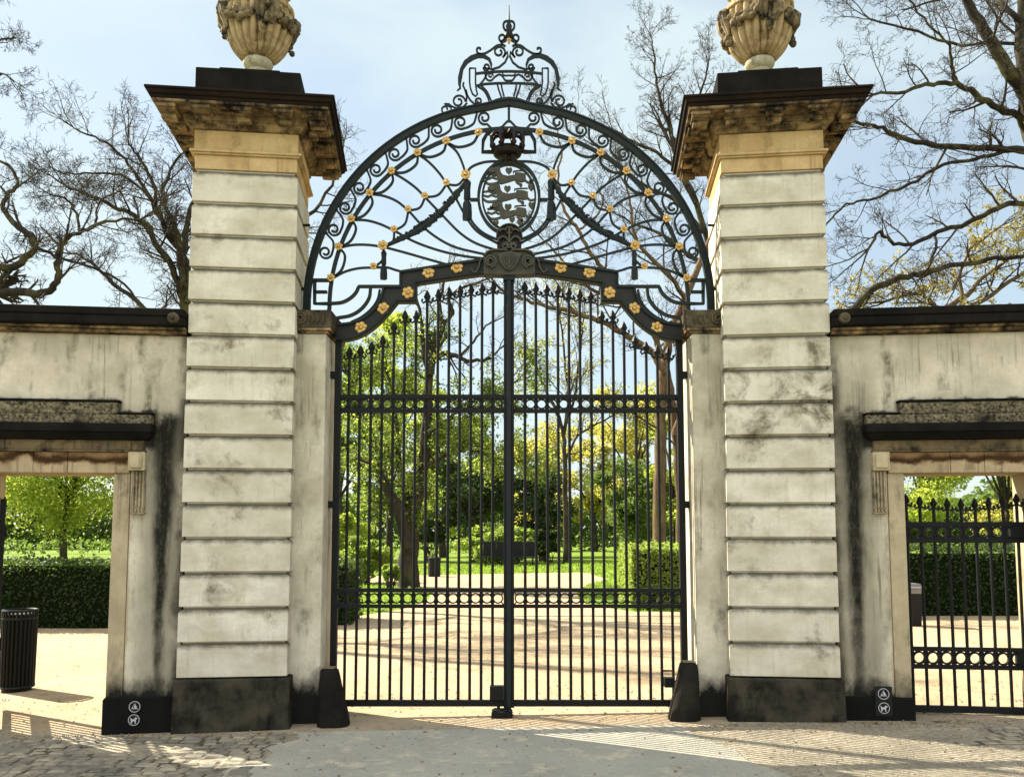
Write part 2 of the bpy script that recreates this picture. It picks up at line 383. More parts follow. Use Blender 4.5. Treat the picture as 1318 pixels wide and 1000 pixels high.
# the worn asphalt apron in front of the gate, ragged at its left edge
edge = cr([(-1.72,-.47),(-1.62,-.72),(-1.78,-.95),(-1.70,-1.25),(-1.92,-1.55),(-1.85,-2.0),(-2.1,-2.8),(-2.2,-6)], 5)
edge = [(p_.x+random.uniform(-.02,.02), p_.y) for p_ in edge]
mb = MB(); E2 = [(1.35+.28*max(0,-y-.5)+.03*math.sin(9*y), y) for x, y in edge]
vs = []; fs = []
for i, (a_, b_) in enumerate(zip(edge, E2)):
    vs += [(a_[0],a_[1],gz(a_[0])+.008),(b_[0],b_[1],gz(b_[0])+.008)]
    if i: fs.append((2*i-2,2*i,2*i+1,2*i-1))
mb.add(vs, fs); build('asphalt_apron', mb, M['asphalt'], kind='structure')
k = N('dark_joint_dirt'); p = k.pos(); a = k.noise(p, 20, 5, .7); a2 = k.noise(p, 2.5, 6, .7); k.bsdf(k.mix(k.rng(a2,.45,.6), k.mix(k.rng(a,.35,.65), (.05,.045,.033), (.10,.09,.065)), (.22,.195,.14)), 1, bump=a, bstr=.8, bdist=.02, spec=.05); M['joint'] = k.m
# old setts, half sunk in dirt, left and right
def setts(x0, x1, y0, y1, keep):
    mb = MB(); jt = MB(); rng = random.Random(3); y = y0; row = 0
    while y > y1:
        d = rng.uniform(.085,.115); x = x0+rng.uniform(-.1,0)
        while x < x1:
            w = rng.uniform(.10,.17)
            if keep(x+w/2, y-d/2, rng):
                z = gz(x)+rng.uniform(.009,.022); j = lambda: rng.uniform(-.012,.012)
                c = [(x+.006+j(),y-.006+j()),(x+w-.006+j(),y-.006+j()),(x+w-.006+j(),y-d+.006+j()),(x+.006+j(),y-d+.006+j())]
                cx = sum(q[0] for q in c)/4; cy = sum(q[1] for q in c)/4
                ins = [(cx+(q[0]-cx)*.72, cy+(q[1]-cy)*.72) for q in c]
                jt.add([(x,y,gz(x)+.007),(x+w,y,gz(x+w)+.007),(x+w,y-d,gz(x+w)+.007),(x,y-d,gz(x)+.007)],[(0,3,2,1)])
                mb.add([(q[0],q[1],gz(x)-.02) for q in c]+[(q[0],q[1],z-.010) for q in c]+[(q[0],q[1],z+rng.uniform(-.003,.004)) for q in ins],
                       [(8,11,10,9)]+[(i+4,i,(i+1)%4,(i+1)%4+4)[::-1] for i in range(4)]+[(i+8,i+4,(i+1)%4+4,(i+1)%4+8)[::-1] for i in range(4)])
            x += w
        y -= d; row += 1
    build('cobble_joints', jt, M['joint'], kind='structure')
    return mb
kl = lambda x,y,r: mnoise.noise((x*1.1,y*1.6,3)) > -.30+.45*max(0,(x+2.3)) and x < -1.75 and r.random() < .93
build('cobbles', setts(-5.4,-1.7,-.58,-3.0,kl), M['setts'], kind='structure')
kr = lambda x,y,r: mnoise.noise((x*1.1,y*1.6,9)) > -.25+.35*max(0,4.0-x)+.5*max(0,-y-1.05) and r.random() < .93
build('cobbles', setts(3.3,6.6,-.72,-1.5,kr), M['setts'], kind='structure')

M['lichen2'] = stone('blackened_impost', (.10,.082,.05), (.04,.034,.024), (.012,.011,.01), .9, 6.0, soot=.3, bstr=.8)
# ---------------------------------------------------------------- pillars and wing walls
def frame_thing(name, label, cat, sg, group=None):
    return thing(name, label, cat, (sg*-FO.x*-1 if sg > 0 else -FO.x, FO.y, 0), PI+sg*WA, group)
def isl(k, p, col):
    ri = k.n('ShaderNodeNewGeometry').outputs['Random Per Island']
    rv_ = k.n('ShaderNodeVectorMath', operation='ADD'); k.l(p, rv_.inputs[0]); cb = k.n('ShaderNodeCombineXYZ'); oi = k.n('ShaderNodeObjectInfo'); k.l(k.math('MULTIPLY', oi.outputs['Random'], 31), cb.inputs[0]); k.l(cb.outputs[0], rv_.inputs[1]); p0 = p; p = rv_.outputs[0]
    col = k.mix(k.rng(ri,0,1,0,.5), col, (.40,.375,.295))
    b = k.noise(p, 1.3, 6, .7); q = k.noise(p, 4.2, 6, .72, dist=.6); c2 = k.noise(p, 2.6, 5, .62, stretch=(1,1,1.6))
    col = k.mix(k.rng(c2, .42, .64, 0, .55), col, (.30,.265,.175))
    # heavier staining half way up, towards the gate side
    z = k.xyz(p0)[2]; ax = k.math('ABSOLUTE', k.math('SUBTRACT', k.math('ABSOLUTE', k.xyz(p0)[0]), .30))
    zone = k.math('MULTIPLY', k.rng(k.math('ABSOLUTE', k.math('SUBTRACT', z, 2.7)), .15, .85, 1, 0, True), k.rng(ax, .02, .34, 1, .15))
    m = k.math('MULTIPLY', k.rng(k.math('ADD', b, k.math('MULTIPLY', zone, .11)), .56, .66), k.rng(q,.42,.58))
    col = k.mix(k.math('MULTIPLY', m, .85), col, (.085,.07,.04))
    # grime lying along the horizontal joints
    zz = k.math('FRACT', k.math('DIVIDE', k.math('SUBTRACT', z, .407), .2835))
    e = k.noise(p, 7, 5, .7, stretch=(1,1,.35))
    j = k.math('MULTIPLY', k.rng(k.math('ADD', zz, k.rng(e,.3,.7,-.07,.07)), .80, .95), .8)
    return k.mix(j, col, (.055,.047,.030))
M['ashlar'] = stone('pale_ashlar_courses', (.63,.60,.50), (.50,.47,.38), (.26,.22,.14), .55, 1.6, wet=isl, bstr=.25)
S0, S1 = -.468, .408; T0, T1 = 0.0, -.87
def pillar(sg, lab):
    r = frame_thing('gate_pillar', lab, 'pillar', sg, 'tall stone pillars flanking the gate')
    P = lambda: MB(sg)
    b = P(); b.frustum((S0-.03,S1+.03,T1-.03,T0+.028),(S0-.022,S1+.022,T1-.022,T0+.02),-.12,.405); build('plinth', b, M['plinth'], r, bevel=.012)
    b = P(); h = .2835
    rr = random.Random(5+sg)
    for i in range(15):
        z = .407+h*i; e = rr.uniform(-.005,.005)
        b.box(S0+e,S1+e,T1,T0+e,z+.010,z+.250)
        b.frustum((S0+e,S1+e,T1,T0+e),(S0+.026,S1-.026,T1+.026,T0-.026),z+.2502,z+.268)
        b.box(S0+.030,S1-.030,T1+.030,T0-.030,z+.266,z+h+.011)
    build('rusticated_shaft', b, M['ashlar'], r, bevel=.006)
    z = .407+15*h
    b = P(); b.box(S0+.012,S1-.012,T1+.012,T0-.012,z+.013,z+.135); b.box(S0-.012,S1+.012,T1-.012,T0+.012,z+.1352,z+.150); b.box(S0-.028,S1+.028,T1-.028,T0+.028,z+.1502,z+.172)
    b.box(S0+.004,S1-.004,T1+.004,T0-.004,z+.1722,z+.350); build('neck_frieze', b, M['gold'], r, bevel=.005)
    z1 = z+.350
    co = b = P(); b.frustum((S0-.02,S1+.02,T1-.02,T0+.02),(S0-.06,S1+.06,T1-.06,T0+.06),z1+.0005,z1+.055)
    b.box(S0-.075,S1+.075,T1-.075,T0+.075,z1+.0552,z1+.105)
    b.box(S0-.275,S1+.275,T1-.275,T0+.275,z1+.1052,z1+.128)
    cor = build('bed_moulding', b, M['goldsoot'], r, bevel=.006)
    sm = (S0+S1)/2; tm = (T0+T1)/2
    for q in (-.335,0,.335,.61,-.61):        # scrolled brackets under the cornice, four sides
        for side in range(4):
            if abs(q) > .5 and side > 1: continue
            b = P()
            def bx(q0, q1, d0, d1, za, zb):
                if side == 0: b.box(sm+q0,sm+q1,T0+d0,T0+d1,za,zb)
                elif side == 1: b.box(sm+q0,sm+q1,T1-d1,T1-d0,za,zb)
                elif side == 2: b.box(S0-d1,S0-d0,tm+q0,tm+q1,za,zb)
                else: b.box(S1+d0,S1+d1,tm+q0,tm+q1,za,zb)
            d0 = .0755 if abs(q) < .5 else .05
            bx(q-.075,q+.075,d0,.235,z1+.062,z1+.1045); bx(q-.062,q+.062,d0+.001,.15,z1+.020,z1+.0618); bx(q-.082,q+.082,.2352,.255,z1+.070,z1+.104)
            build('bracket', b, M['goldsoot'], cor, bevel=.012)
    b = P(); o = .29
    for d, za, zb in ((.275,.1283,.155),(.30,.1552,.19)):
        b.frustum((S0-d,S1+d,T1-d,T0+d),(S0-d-.012,S1+d+.012,T1-d-.012,T0+d+.012),z1+za,z1+zb)
    b.box(S0-.325,S1+.325,T1-.325,T0+.325,z1+.1902,z1+.212)
    build('cornice', b, M['fascia'], r, bevel=.006)
    zt = z1+.2122
    b = P(); b.box(S0-.004,S1+.004,T1-.004,T0+.004,zt,zt+.345); b.box(S0+.18,S1-.18,T1+.18,T0-.05,zt+.3452,zt+.385)
    build('pedestal_block', b, M['soot'], r, bevel=.01)
    return zt+.385
ZU = pillar(1, 'tall rusticated stone pillar with heavy cornice, left of the gate')
pillar(-1, 'tall rusticated stone pillar with heavy cornice, right of the gate')

def urn(sg, lab):
    sm = (S0+S1)/2*sg; tm = (T0+T1)/2
    rz = PI+sg*WA; bx_ = -sg*2.28
    x = bx_+math.cos(rz)*sm-math.sin(rz)*tm; y = FO.y+math.sin(rz)*sm+math.cos(rz)*tm
    r = thing('stone_urn', lab, 'urn', (x,y,ZU), rz+sg*.12, 'fluted urns on top of the pillars')
    b = MB(); b.lathe([(.20,.001),(.20,.05),(.17,.07),(.115,.10),(.088,.15),(.085,.19),(.11,.205),(.125,.225),(.135,.25),(.125,.275),(.10,.285)], 32); build('foot', b, M['urnfoot'], r, smooth=True)
    prof = [(.10,.28),(.145,.295),(.19,.335),(.236,.40),(.268,.475),(.288,.56),(.296,.64),(.296,.72)]
    fl = lambda a,z: 1+.17*(abs(math.cos(a*11))**.8-.68)*(1 if z < .70 else .3)
    b = MB(); b.lathe([(p_.x,p_.y) for p_ in cr(prof,3)], 168, rmod=fl); bw = build('bowl', b, M['urn'], r, smooth=True)
    b = MB(); b.lathe([(.296,.72),(.315,.735),(.315,.77),(.28,.79),(.25,.84),(.23,.90),(.25,.95),(.30,.985),(.31,1.01),(.24,1.03),(.16,1.10),(.10,1.16),(.05,1.19),(.06,1.23),(.03,1.28),(.005,1.29)], 40); build('lid', b, M['urn'], r, smooth=True)
    rr = random.Random(11+sg)
    for j in range(4):                        # swags of fruit and leaves between four masks
        a0 = PI/4+j*PI/2+.25
        b = MB()
        for i in range(60):
            t = rr.random(); a = a0+(t-.5)*PI/2*.96; sag = .665-.10*(1-(2*t-1)**2)+rr.uniform(-.045,.045)
            rad = .292+rr.uniform(-.012,.034)+.012*(1-(2*t-1)**2)
            b.blob((rad*math.cos(a),rad*math.sin(a),sag), rr.uniform(.017,.038), 7, (1,1,rr.uniform(.7,1.1)))
        build('swag', b, M['garland'], r, smooth=True)
        a = a0+PI/4; b = MB(); c = lambda d, z, o=0: (d*math.cos(a+o),d*math.sin(a+o),z)
        b.blob(c(.312,.70),.062,10,(1,1,1.25)); b.blob(c(.362,.685),.024,8,(1,1,1.4)); b.blob(c(.358,.73,.07),.018,7); b.blob(c(.358,.73,-.07),.018,7); b.blob(c(.354,.645),.028,8,(1,1,.7))
        for o in (-.17,-.10,.10,.17):
            b.tube([c(.318,.74,o*.8),c(.348,.68,o*1.3),c(.335,.60,o*1.5),c(.295,.50,o*1.1)],[.022,.032,.028,.012],6)
        for i in range(9): b.blob(c(.285+rr.uniform(-.01,.03),.44+.03*i,rr.uniform(-.10,.10)), rr.uniform(.02,.04),7)
        build('mask', b, M['garland'], r, smooth=True)
    return r
urn(1, 'fluted stone urn with garlands on top of the left pillar')
urn(-1, 'fluted stone urn with garlands on top of the right pillar')

DC = 1.5125                                   # middle of the side doorway
def wing(sg, lab):
    r = frame_thing('boundary_wall', lab, 'wall', sg, 'rendered walls with a side doorway')
    P = lambda: MB(sg); F0, F1 = -.08, -.53
    b = P(); b.prism_xz([(.40,-.15),(.843,-.15),(.843,2.2452),(2.1815,2.2452),(2.182,-.15),(6.5,-.15),(6.5,3.235),(.40,3.235)], F1, F0)
    w = build('wall', b, M['stucco'], r, bevel=.008)
    b = P(); b.box(.42,6.52,F1-.03,.0,3.2353,3.262); b.box(.42,6.52,F1-.05,.035,3.2622,3.285); build('coping_moulding', b, M['goldsoot'], r, bevel=.006)
    b = P(); b.box(.415,6.52,F1-.09,.095,3.2852,3.36); b.box(.415,6.52,F1-.10,.105,3.3602,3.425)
    cp = build('coping', b, M['soot'], r, bevel=.012)
    b = P(); b.tube([(.50,.094,3.345),(.50,.125,3.345)],[.05,.042],14); b.tube([(.50,.1251,3.345),(.50,.14,3.345)],[.02,.015],10); build('boss', b, M['lichen2'], cp)
    b = P(); b.box(.845,.975,F0+.006,F1,-.15,2.0725); build('door_jamb', b, M['jamb'], r, bevel=.006)
    b = P(); b.box(2.01,2.18,F0+.006,F1,-.15,2.0725); build('door_jamb', b, M['jamb'], r, bevel=.006)
    b = P(); b.box(.848,1.335,-.055,F1-.004,2.073,2.2448); b.box(1.338,1.60,-.053,F1-.004,2.073,2.2448); b.box(1.603,2.177,-.055,F1-.004,2.073,2.2448); build('lintel', b, M['jamb'] if 0 else M['lintel'], r, bevel=.006)
    b = P(); b.box(.72,2.305,-.03,-.20,2.2452,2.262); b.box(.735,2.29,-.045,-.20,2.2622,2.345); build('door_frieze', b, M['goldsoot2'], r, bevel=.006)
    b = P(); b.frustum((.70,2.325,-.2,.0),(.66,2.365,-.2,.05),2.3452,2.40); b.box(.655,2.37,-.2,.06,2.4002,2.474); hood = build('door_hood', b, M['soot'], r, bevel=.012)
    rr = random.Random(4+sg); b = P()
    b.box(.675,2.35,-.2,-.005,2.4742,2.555); b.box(.945,2.08,-.2,-.01,2.5552,2.655); build('hood_blocking', b, M['lichen'], hood, bevel=.012)
    b = P(); b.box(.668,.944,-.2,.004,2.5555,2.572); b.box(2.081,2.357,-.2,.004,2.5555,2.572); b.box(.935,2.09,-.2,.002,2.6553,2.673); build('moss_crust', b, M['soot'], hood, bevel=.006)
    for m in (1, -1):
        X = lambda s: s if m > 0 else 2*DC-s
        b = P(); b.box(X(.712),X(.846),-.079,.005,2.092,2.2445); b.box(X(.73),X(.828),.0052,.022,2.112,2.225)
        cons = build('console', b, M['ashlar2'], r, bevel=.008)
        b = P(); b.box(X(.718),X(.822),-.0795,-.045,1.775,2.0918)
        for q in range(4): b.box(X(.722+.026*q),X(.735+.026*q),-.0452,-.028,1.79,2.085)
        for q in range(4): b.box(X(.722+.026*q),X(.738+.026*q),-.0452,-.024,1.752,1.7748)
        b.box(X(.714),X(.826),-.0795,-.03,1.738,1.7518)
        build('fluted_pendant', b, M['pend'], cons, bevel=.003)
    b = P(); b.box(.4125,.99,F0,-.055,-.12,.245); b.frustum((.4125,.99,F0,-.055),(.42,.975,F0,-.07),.2452,.262); b.box(.846,.99,F1-.01,F0-.0005,-.12,.2448); build('wall_plinth', b, M['plinthblack'], r, bevel=.02)
    b = P(); b.box(2.035,6.5,F1-.01,-.055,-.12,.245); build('wall_plinth', b, M['plinthblack'], r, bevel=.02)
    return r
def lint(k, p, col):
    q = k.xyz(p); e = k.noise(p, 3.2, 6, .6); zz = k.math('ADD', q[2], k.rng(e,.25,.75,-.07,.07))
    col = k.mix(k.rng(zz, 2.13, 2.17, 0, .75), col, (.17,.09,.035))
    return k.mix(k.math('MULTIPLY', k.rng(zz, 2.145, 2.175), k.rng(zz, 2.25, 2.20)), col, (.04,.022,.010))
M['lintel'] = stone('lintel_stone', (.38,.305,.185), (.29,.225,.135), (.08,.055,.034), .7, 3.0, wet=lint)
M['goldsoot2'] = stone('stained_frieze', (.16,.12,.065), (.09,.07,.04), (.015,.013,.01), .9, 4.0, soot=.3)
M['ashlar2'] = stone('console_stone', (.42,.36,.23), (.34,.28,.17), (.10,.08,.05), .7, 5.0)
M['pend'] = stone('pendant_stone', (.33,.28,.18), (.22,.18,.11), (.03,.025,.018), .9, 6.0, soot=.18)
wing(1, 'rendered wall with open side doorway, left of the gate')
wing(-1, 'rendered wall whose side doorway holds a closed iron gate, right of the main gate')

def jamb_pier(sg, lab):
    r = thing('gate_pier', lab, 'pier', (-sg*1.76,.1,0), 0, 'low piers carrying the gate arch')
    P = lambda: MB(sg)
    b = P(); b.box(-1.98,-1.585,-.17,.42,-.15,3.305); build('shaft', b, M['pier'], r, bevel=.012, world=True)
    b = P(); b.box(-1.98,-1.565,-.19,.43,3.3052,3.325); b.box(-1.98,-1.54,-.215,.45,3.3252,3.345); build('impost_moulding', b, M['goldsoot'], r, bevel=.005, world=True)
    b = P(); b.box(-1.98,-1.535,-.215,.45,3.3452,3.505); im = build('impost', b, M['lichen2'], r, bevel=.01, world=True)
    b = P(); sp = spiral(0,0,.058,.012,200,2.0,30)
    b.bar([(-1.80+x,3.425-y) for x, y in sp], .016, .03, -.222)
    for x in (-1.70,-1.655,-1.61): b.bar([(x,3.385),(x+.012,3.43),(x,3.465)], .016, .02, -.22)
    build('carved_scroll', b, M['lichen2'], im, world=True)
jamb_pier(1, 'pale rendered pier under the left foot of the iron arch')
jamb_pier(-1, 'pale rendered pier under the right foot of the iron arch')

def guard(sg, lab, mat):
    x = sg*-1.455; r = thing('guard_stone', lab, 'guard stone', (x,-.24,gz(x)), 0, 'guard stones at the feet of the gate')
    b = MB(sg)
    n = 12; ring = []
    lv = [(-.08,-.13,.145,.13),(.0,-.13,.14,.125),(.10,-.128,.118,.118),(.20,-.122,.096,.108),(.30,-.122,.070,.10),(.40,-.112,.048,.088),(.455,-.108,.034,.075),(.47,-.085,.012,.05)]
    vs = []; fs = []
    for z, xa, xb, d in lv:
        for i in range(n):
            a = 2*PI*i/n; cx = (xa+xb)/2; rx = (xb-xa)/2
            c_, s_ = math.cos(a), math.sin(a); q = (abs(c_)**4+abs(s_)**4)**-.25
            vs.append((cx+rx*c_*q*.97, d*s_*q*.9, z))
    for i in range(len(lv)-1):
        for j in range(n): fs.append((i*n+j, i*n+(j+1)%n, (i+1)*n+(j+1)%n, (i+1)*n+j))
    fs += [tuple(range(n-1,-1,-1)), tuple(range((len(lv)-1)*n, len(lv)*n))]
    vs = [(p_[0]+.008*mnoise.noise((p_[0]*9,p_[1]*9,p_[2]*7+sg)), p_[1]+.008*mnoise.noise((p_[0]*9+5,p_[1]*9,p_[2]*7)), p_[2]) for p_ in vs]
    b.add(vs, fs); build('stone', b, mat, r, smooth=True, bevel=0)
    b = MB(sg); b.box(-.088,.014,-.05,.05,.4702,.478); build('worn_top', b, M['jamb2'], r, bevel=.004)
M['guardm'] = stone('tarred_guard_stone', (.009,.0085,.0075), (.016,.015,.012), (.004,.004,.004), .6, 5)
M['guardm2'] = stone('worn_guard_stone', (.022,.020,.015), (.010,.0095,.008), (.008,.008,.008), .6, 5)
M['jamb2'] = stone('worn_stone_top', (.20,.16,.10), (.10,.08,.05), (.03,.025,.02), .7, 9)
guard(1, 'squat black tapered guard stone at the left jamb', M['guardm'])
guard(-1, 'squat black tapered guard stone at the right jamb', M['guardm2'])
# ---------------------------------------------------------------- iron overthrow (the arch over the gate)
AX = 655.0
YG = .06                                         # plane of the ironwork
def gw(L, sg=1, ax=AX):                          # photo trace of the left half -> metres in the gate plane
    return [((lambda q: (sg*q[0], q[1]))(G(x-ax+CX, y, YG))) for x, y in L]
PXM = 1109/7.5
ov = thing('gate_overthrow', 'arched wrought iron overthrow with scrolls, gilt rosettes and coat of arms above the gate', 'iron arch', (0,YG,3.5))
def ib(name, L, wpx, d, mat, sg=1, sm=0, dy=0.0, parent=None, ax=AX, mbx=None):
    pts = [(p_.x, p_.y) for p_ in cr(L, sm)] if sm else L
    mb = mbx or MB()
    mb.bar(gw(pts, sg, ax), [w/PXM for w in wpx] if isinstance(wpx, list) else wpx/PXM, d, YG+dy)
    if mbx is None: return build(name, mb, mat, parent or ov, world=True)
AC = (655, 397)
# the two arch ribs, with the small ogee at the crown
def ogee(r):
    L = []
    for i in range(65):
        a = 180+180*i/64; x = AC[0]+r*math.cos(R(a)); y = AC[1]+r*math.sin(R(a))
        y -= 4.5*math.exp(-((x-655)/20)**2); L.append((x,y))
    return L
def full(L): return [G(x,y,YG) for x,y in L]
b = MB(); b.bar(full([(395,402)]+ogee(260)+[(915,402)]), 8/PXM, .035, YG); 
b.bar(full([(391,402)]+ogee(263.5)+[(919,402)]), 2.0/PXM, .055, YG); b.bar(full([(398.7,400)]+ogee(256.3)[1:-1]+[(911.3,400)]), 1.6/PXM, .045, YG)
build('outer_rib', b, M['iron'], ov, world=True)
b = MB(); b.bar(full([(423,402)]+arc(655,397,231,180,360,60)+[(887,402)]), 5/PXM, .025, YG); build('inner_rib', b, M['iron'], ov, world=True)
ANG = [2.2+7.3*i for i in range(1, 12)]
for sg in (1,-1):
    for i in range(10):                          # running scrolls between the ribs
        a = R(7.3*(i+1)); c = (655-247*math.sin(a), 397-247*math.cos(a)); rr_ = 10.3
        th = -7.3*(i+1)                           # rotation of the local frame
        rot = lambda x, y: (c[0]+x*math.cos(R(th))-y*math.sin(R(th)), c[1]+x*math.sin(R(th))+y*math.cos(R(th)))
        sp = spiral(0,0,2.6,8.9,226,-1.42,28)
        sp = [(x,y) for x,y in sp]
        last = sp[-1]
        tail = cr([last,(last[0]+6,last[1]+5.0) if 0 else (8.5,8.2),(16,5.5),(20.5,-1),(24,-7.5)],5)
        L = [rot(x,y) for x,y in sp]+[rot(p_.x,p_.y) for p_ in tail][1:]
        if i == 0: L = [rot(x,y) for x,y in sp]+[(634,167),(646,164),(653.5,156)]
        ib('scroll', L, 2.8, .014, M['iron'], sg)
    ib('scroll', [(655+0,137),(655,158)], 3.4, .016, M['iron'], sg) if sg > 0 else None
ros1 = [(616,172.5),(574.5,183.5),(537.7,198.6),(504.3,222),(476.4,250),(452.8,283.3),(436.8,319),(426.9,359)]
ros2 = [(599.7,227.4),(574.9,237.5),(547.2,254.3),(525.8,271.4),(507.6,297.2),(493.5,318),(481.6,344.5)]
def rosette(p_, sg, r, name='rosette', y=-.04, petals=6, parent=None):
    X, Z = G(p_[0],p_[1],YG); X *= sg; b = MB()
    for i in range(petals):
        a = 2*PI*i/petals+.3; b.blob((X+math.cos(a)*r*.62, YG+y, Z+math.sin(a)*r*.62), r*.42, 7, (1,.5,1))
    b.blob((X,YG+y-.012,Z), r*.34, 7, (1,.8,1)); b.tube([(X,YG+y,Z),(X,YG+.02,Z)],[r*.5,r*.4],8)
    return build(name, b, M['gilt'], parent or ov, smooth=True, world=True)
for sg in (1,-1):
    for a_, b_ in zip(ros1, ros1[1:]):           # festoons hung along the inner rib
        mx, my = (a_[0]+b_[0])/2, (a_[1]+b_[1])/2; dx, dy = 655-mx, 330-my; l = math.hypot(dx,dy)
        ib('festoon', [a_,(mx+dx/l*10-(b_[0]-a_[0])*.22,my+dy/l*10-(b_[1]-a_[1])*.22),(mx+dx/l*10+(b_[0]-a_[0])*.22,my+dy/l*10+(b_[1]-a_[1])*.22),b_], 3.2, .016, M['iron'], sg, 5)
    for a_, b_ in zip(ros2, ros2[1:]):
        mx, my = (a_[0]+b_[0])/2, (a_[1]+b_[1])/2; dx, dy = 640-mx, 400-my; l = math.hypot(dx,dy)
        ib('festoon', [a_,(mx+dx/l*6,my+dy/l*6),b_], 2.9, .014, M['iron'], sg, 6)
    ties = [[(574.5,183.5),(588,196),(596,213),(599.7,227.4)], [(537.7,198.6),(552,209),(566,224),(574.9,237.5)], [(504.3,222),(520,231),(535,242),(547.2,254.3)],
            [(476.4,250),(494,252.5),(511,259.5),(525.8,271.4)], [(452.8,283.3),(472,284),(490,289),(507.6,297.2)], [(436.8,319),(455,315.5),(474,315.5),(493.5,318)], [(426.9,359),(444,350),(462,345.5),(481.6,344.5)],
            [(574.9,237.5),(588,258),(598,276),(614,298),(645,316)], [(547.2,254.3),(570,278),(592,300),(614,314),(645,324)], [(525.8,271.4),(550,297),(580,316),(612,325),(645,331)],
            [(507.6,297.2),(535,312),(570,324),(605,331),(640,334)], [(493.5,318),(520,325),(548,333),(580,342)], [(481.6,344.5),(498,344.5),(510,348),(526,352)], [(599.7,227.4),(606,216),(624,209),(648,208)],
            [(603,272),(608,286),(622,300),(645,311)]]
    for L in ties: ib('tie_rod', L, 3.0, .016, M['iron'], sg, 6)
    # thick laurel garland and the tassels
    b = MB(); gpts = [(p_.x,p_.y) for p_ in cr([(598,235),(588,251),(574,266),(556,284),(538,297),(516,308),(497,317)],6)]
    g3 = [(x,YG-.01,z) for x,z in gw(gpts,sg)]; n = len(g3)
    b.tube(g3, [(.010+.022*math.sin(PI*min(1,max(0,(i+2)/(n+4))))**.8) for i in range(n)], 8)
    rr = random.Random(2)
    for i in range(3, n-3):
        q = g3[i]
        for j in range(6):
            a = rr.uniform(0,2*PI); rad = .030*math.sin(PI*i/n)+.004; b.blob((q[0]+rad*math.cos(a),q[1]-abs(rad*math.sin(a))*.8,q[2]+rad*math.sin(a)), rr.uniform(.009,.018), 5, (1.3,.8,.8))
    build('garland', b, M['iron'], ov, smooth=True, world=True)
    for (tx, ty, tl, tw) in ((601,231,56,11),(494,322,40,8)):
        b = MB(); X, Z = G(tx,ty,YG); X *= sg; Lm = tl/PXM; w = tw/PXM/2
        b.lathe([(w*.35,Z),(w*.9,Z-.03),(w*.75,Z-Lm*.25),(w*.8,Z-Lm*.5),(w*.55,Z-Lm*.53),(w*1.0,Z-Lm*.62),(w*1.12,Z-Lm*.85),(w*1.1,Z-Lm)][::-1], 10, (X,YG), lambda a,z: 1+.14*math.cos(a*5))
        build('tassel', b, M['iron'], ov, smooth=True, world=True)
    for p_ in ros1: rosette(p_, sg, 5.6/PXM)
    for i, p_ in enumerate(ros2): rosette(p_, sg, (6.8 if i in (0,5) else 4.9)/PXM, y=-.05)
    # feet: fret and quarter curves beside the imposts
    b = MB(); b.bar(gw([(405,362),(405,391),(426,391)],sg), 4/PXM, .04, YG); b.bar(gw([(405,376),(421,376)],sg), 3.4/PXM, .04, YG); b.bar(gw([(398,361),(424,361)],sg), 4/PXM, .04, YG)
    build('fret', b, M['iron'], ov, world=True)
    q1 = [(517,369),(475,369),(462,369)]+[(p_.x,p_.y) for p_ in cr([(462,369),(458,377),(451,384),(440,389.5),(424,391)],5)][1:]
    ib('curved_rail', q1, 3.4, .045, M['iron'], sg)
    q2 = [(p_.x,p_.y) for p_ in cr([(477,371),(475,384),(466,397),(452,406),(434,409.5)],6)]
    ib('curved_rail', q2, 3.4, .045, M['iron'], sg)
    q3 = [(p_.x,p_.y) for p_ in cr([(489,373),(486,386),(478,398),(466,408),(452,415)],6)]
    ib('curved_rail', q3, 2.4, .04, M['iron'], sg)
# ---- coat of arms
cx, cy = 655, 255
b = MB(); b.bar(full(arc(cx,cy,39,0,360,48,47)[:-1]), 3.6/PXM, .05, YG-.01, closed=True); b.bar(full(arc(cx,cy,34,0,360,48,42)[:-1]), 2.4/PXM, .035, YG-.01, closed=True)
for s_ in (1,-1): b.bar(gw([(605,257.5),(616,257.5)],s_), 4/PXM, .03, YG)
sh = build('shield_ring', b, M['iron'], ov, world=True)
def z2(L): return [G(600+x/8.7, 195+y/8.7, YG) for x, y in L]
def lion(dx, dy, sc=1.0, head=1):
    T = lambda L: z2([(480+(x-480)*sc+dx, y+dy) for x, y in L])
    b = MB(); y0, y1 = YG-.028, YG+.0
    b.prism_xz(T([(345,560),(350,520),(335,480),(296,440),(300,395),(330,380),(378,385),(388,440),(410,470),(470,486),(560,472),(610,450),(690,465),(697,540),(640,552),(560,528),(480,552),(400,573)]), y0, y1)
    b.prism_xz(T([(300,395),(262,402),(240,420),(252,428),(240,440),(270,450),(300,455),(330,430)]), y0-.008, y1)
    for L, w in (([(335,480),(290,470),(250,455),(215,462)],22),([(345,520),(285,500),(245,515),(205,505)],22),([(350,560),(290,572),(235,570),(195,545)],26),
                 ([(570,525),(590,560),(640,582),(620,600)],26),([(685,530),(720,556),(765,548)],24),([(690,470),(640,455),(560,452)],16),([(545,430),(620,424),(690,424)],12),([(545,452),(540,440),(545,430)],12)):
        b.bar(T([(p_.x,p_.y) for p_ in cr(L,4)]), w/8.7/PXM*1.0, .02, YG-.014)
    for x, y in ((200,462),(195,503),(190,540),(300,380),(350,378)): 
        q = T([(x,y)])[0]; b.blob((q[0],YG-.014,q[1]), .014, 6, (1,.7,1))
    return build('lion', b, M['relief'], sh, world=True)
lion(0,0); lion(-8,-198,.92); lion(12,192,.86)
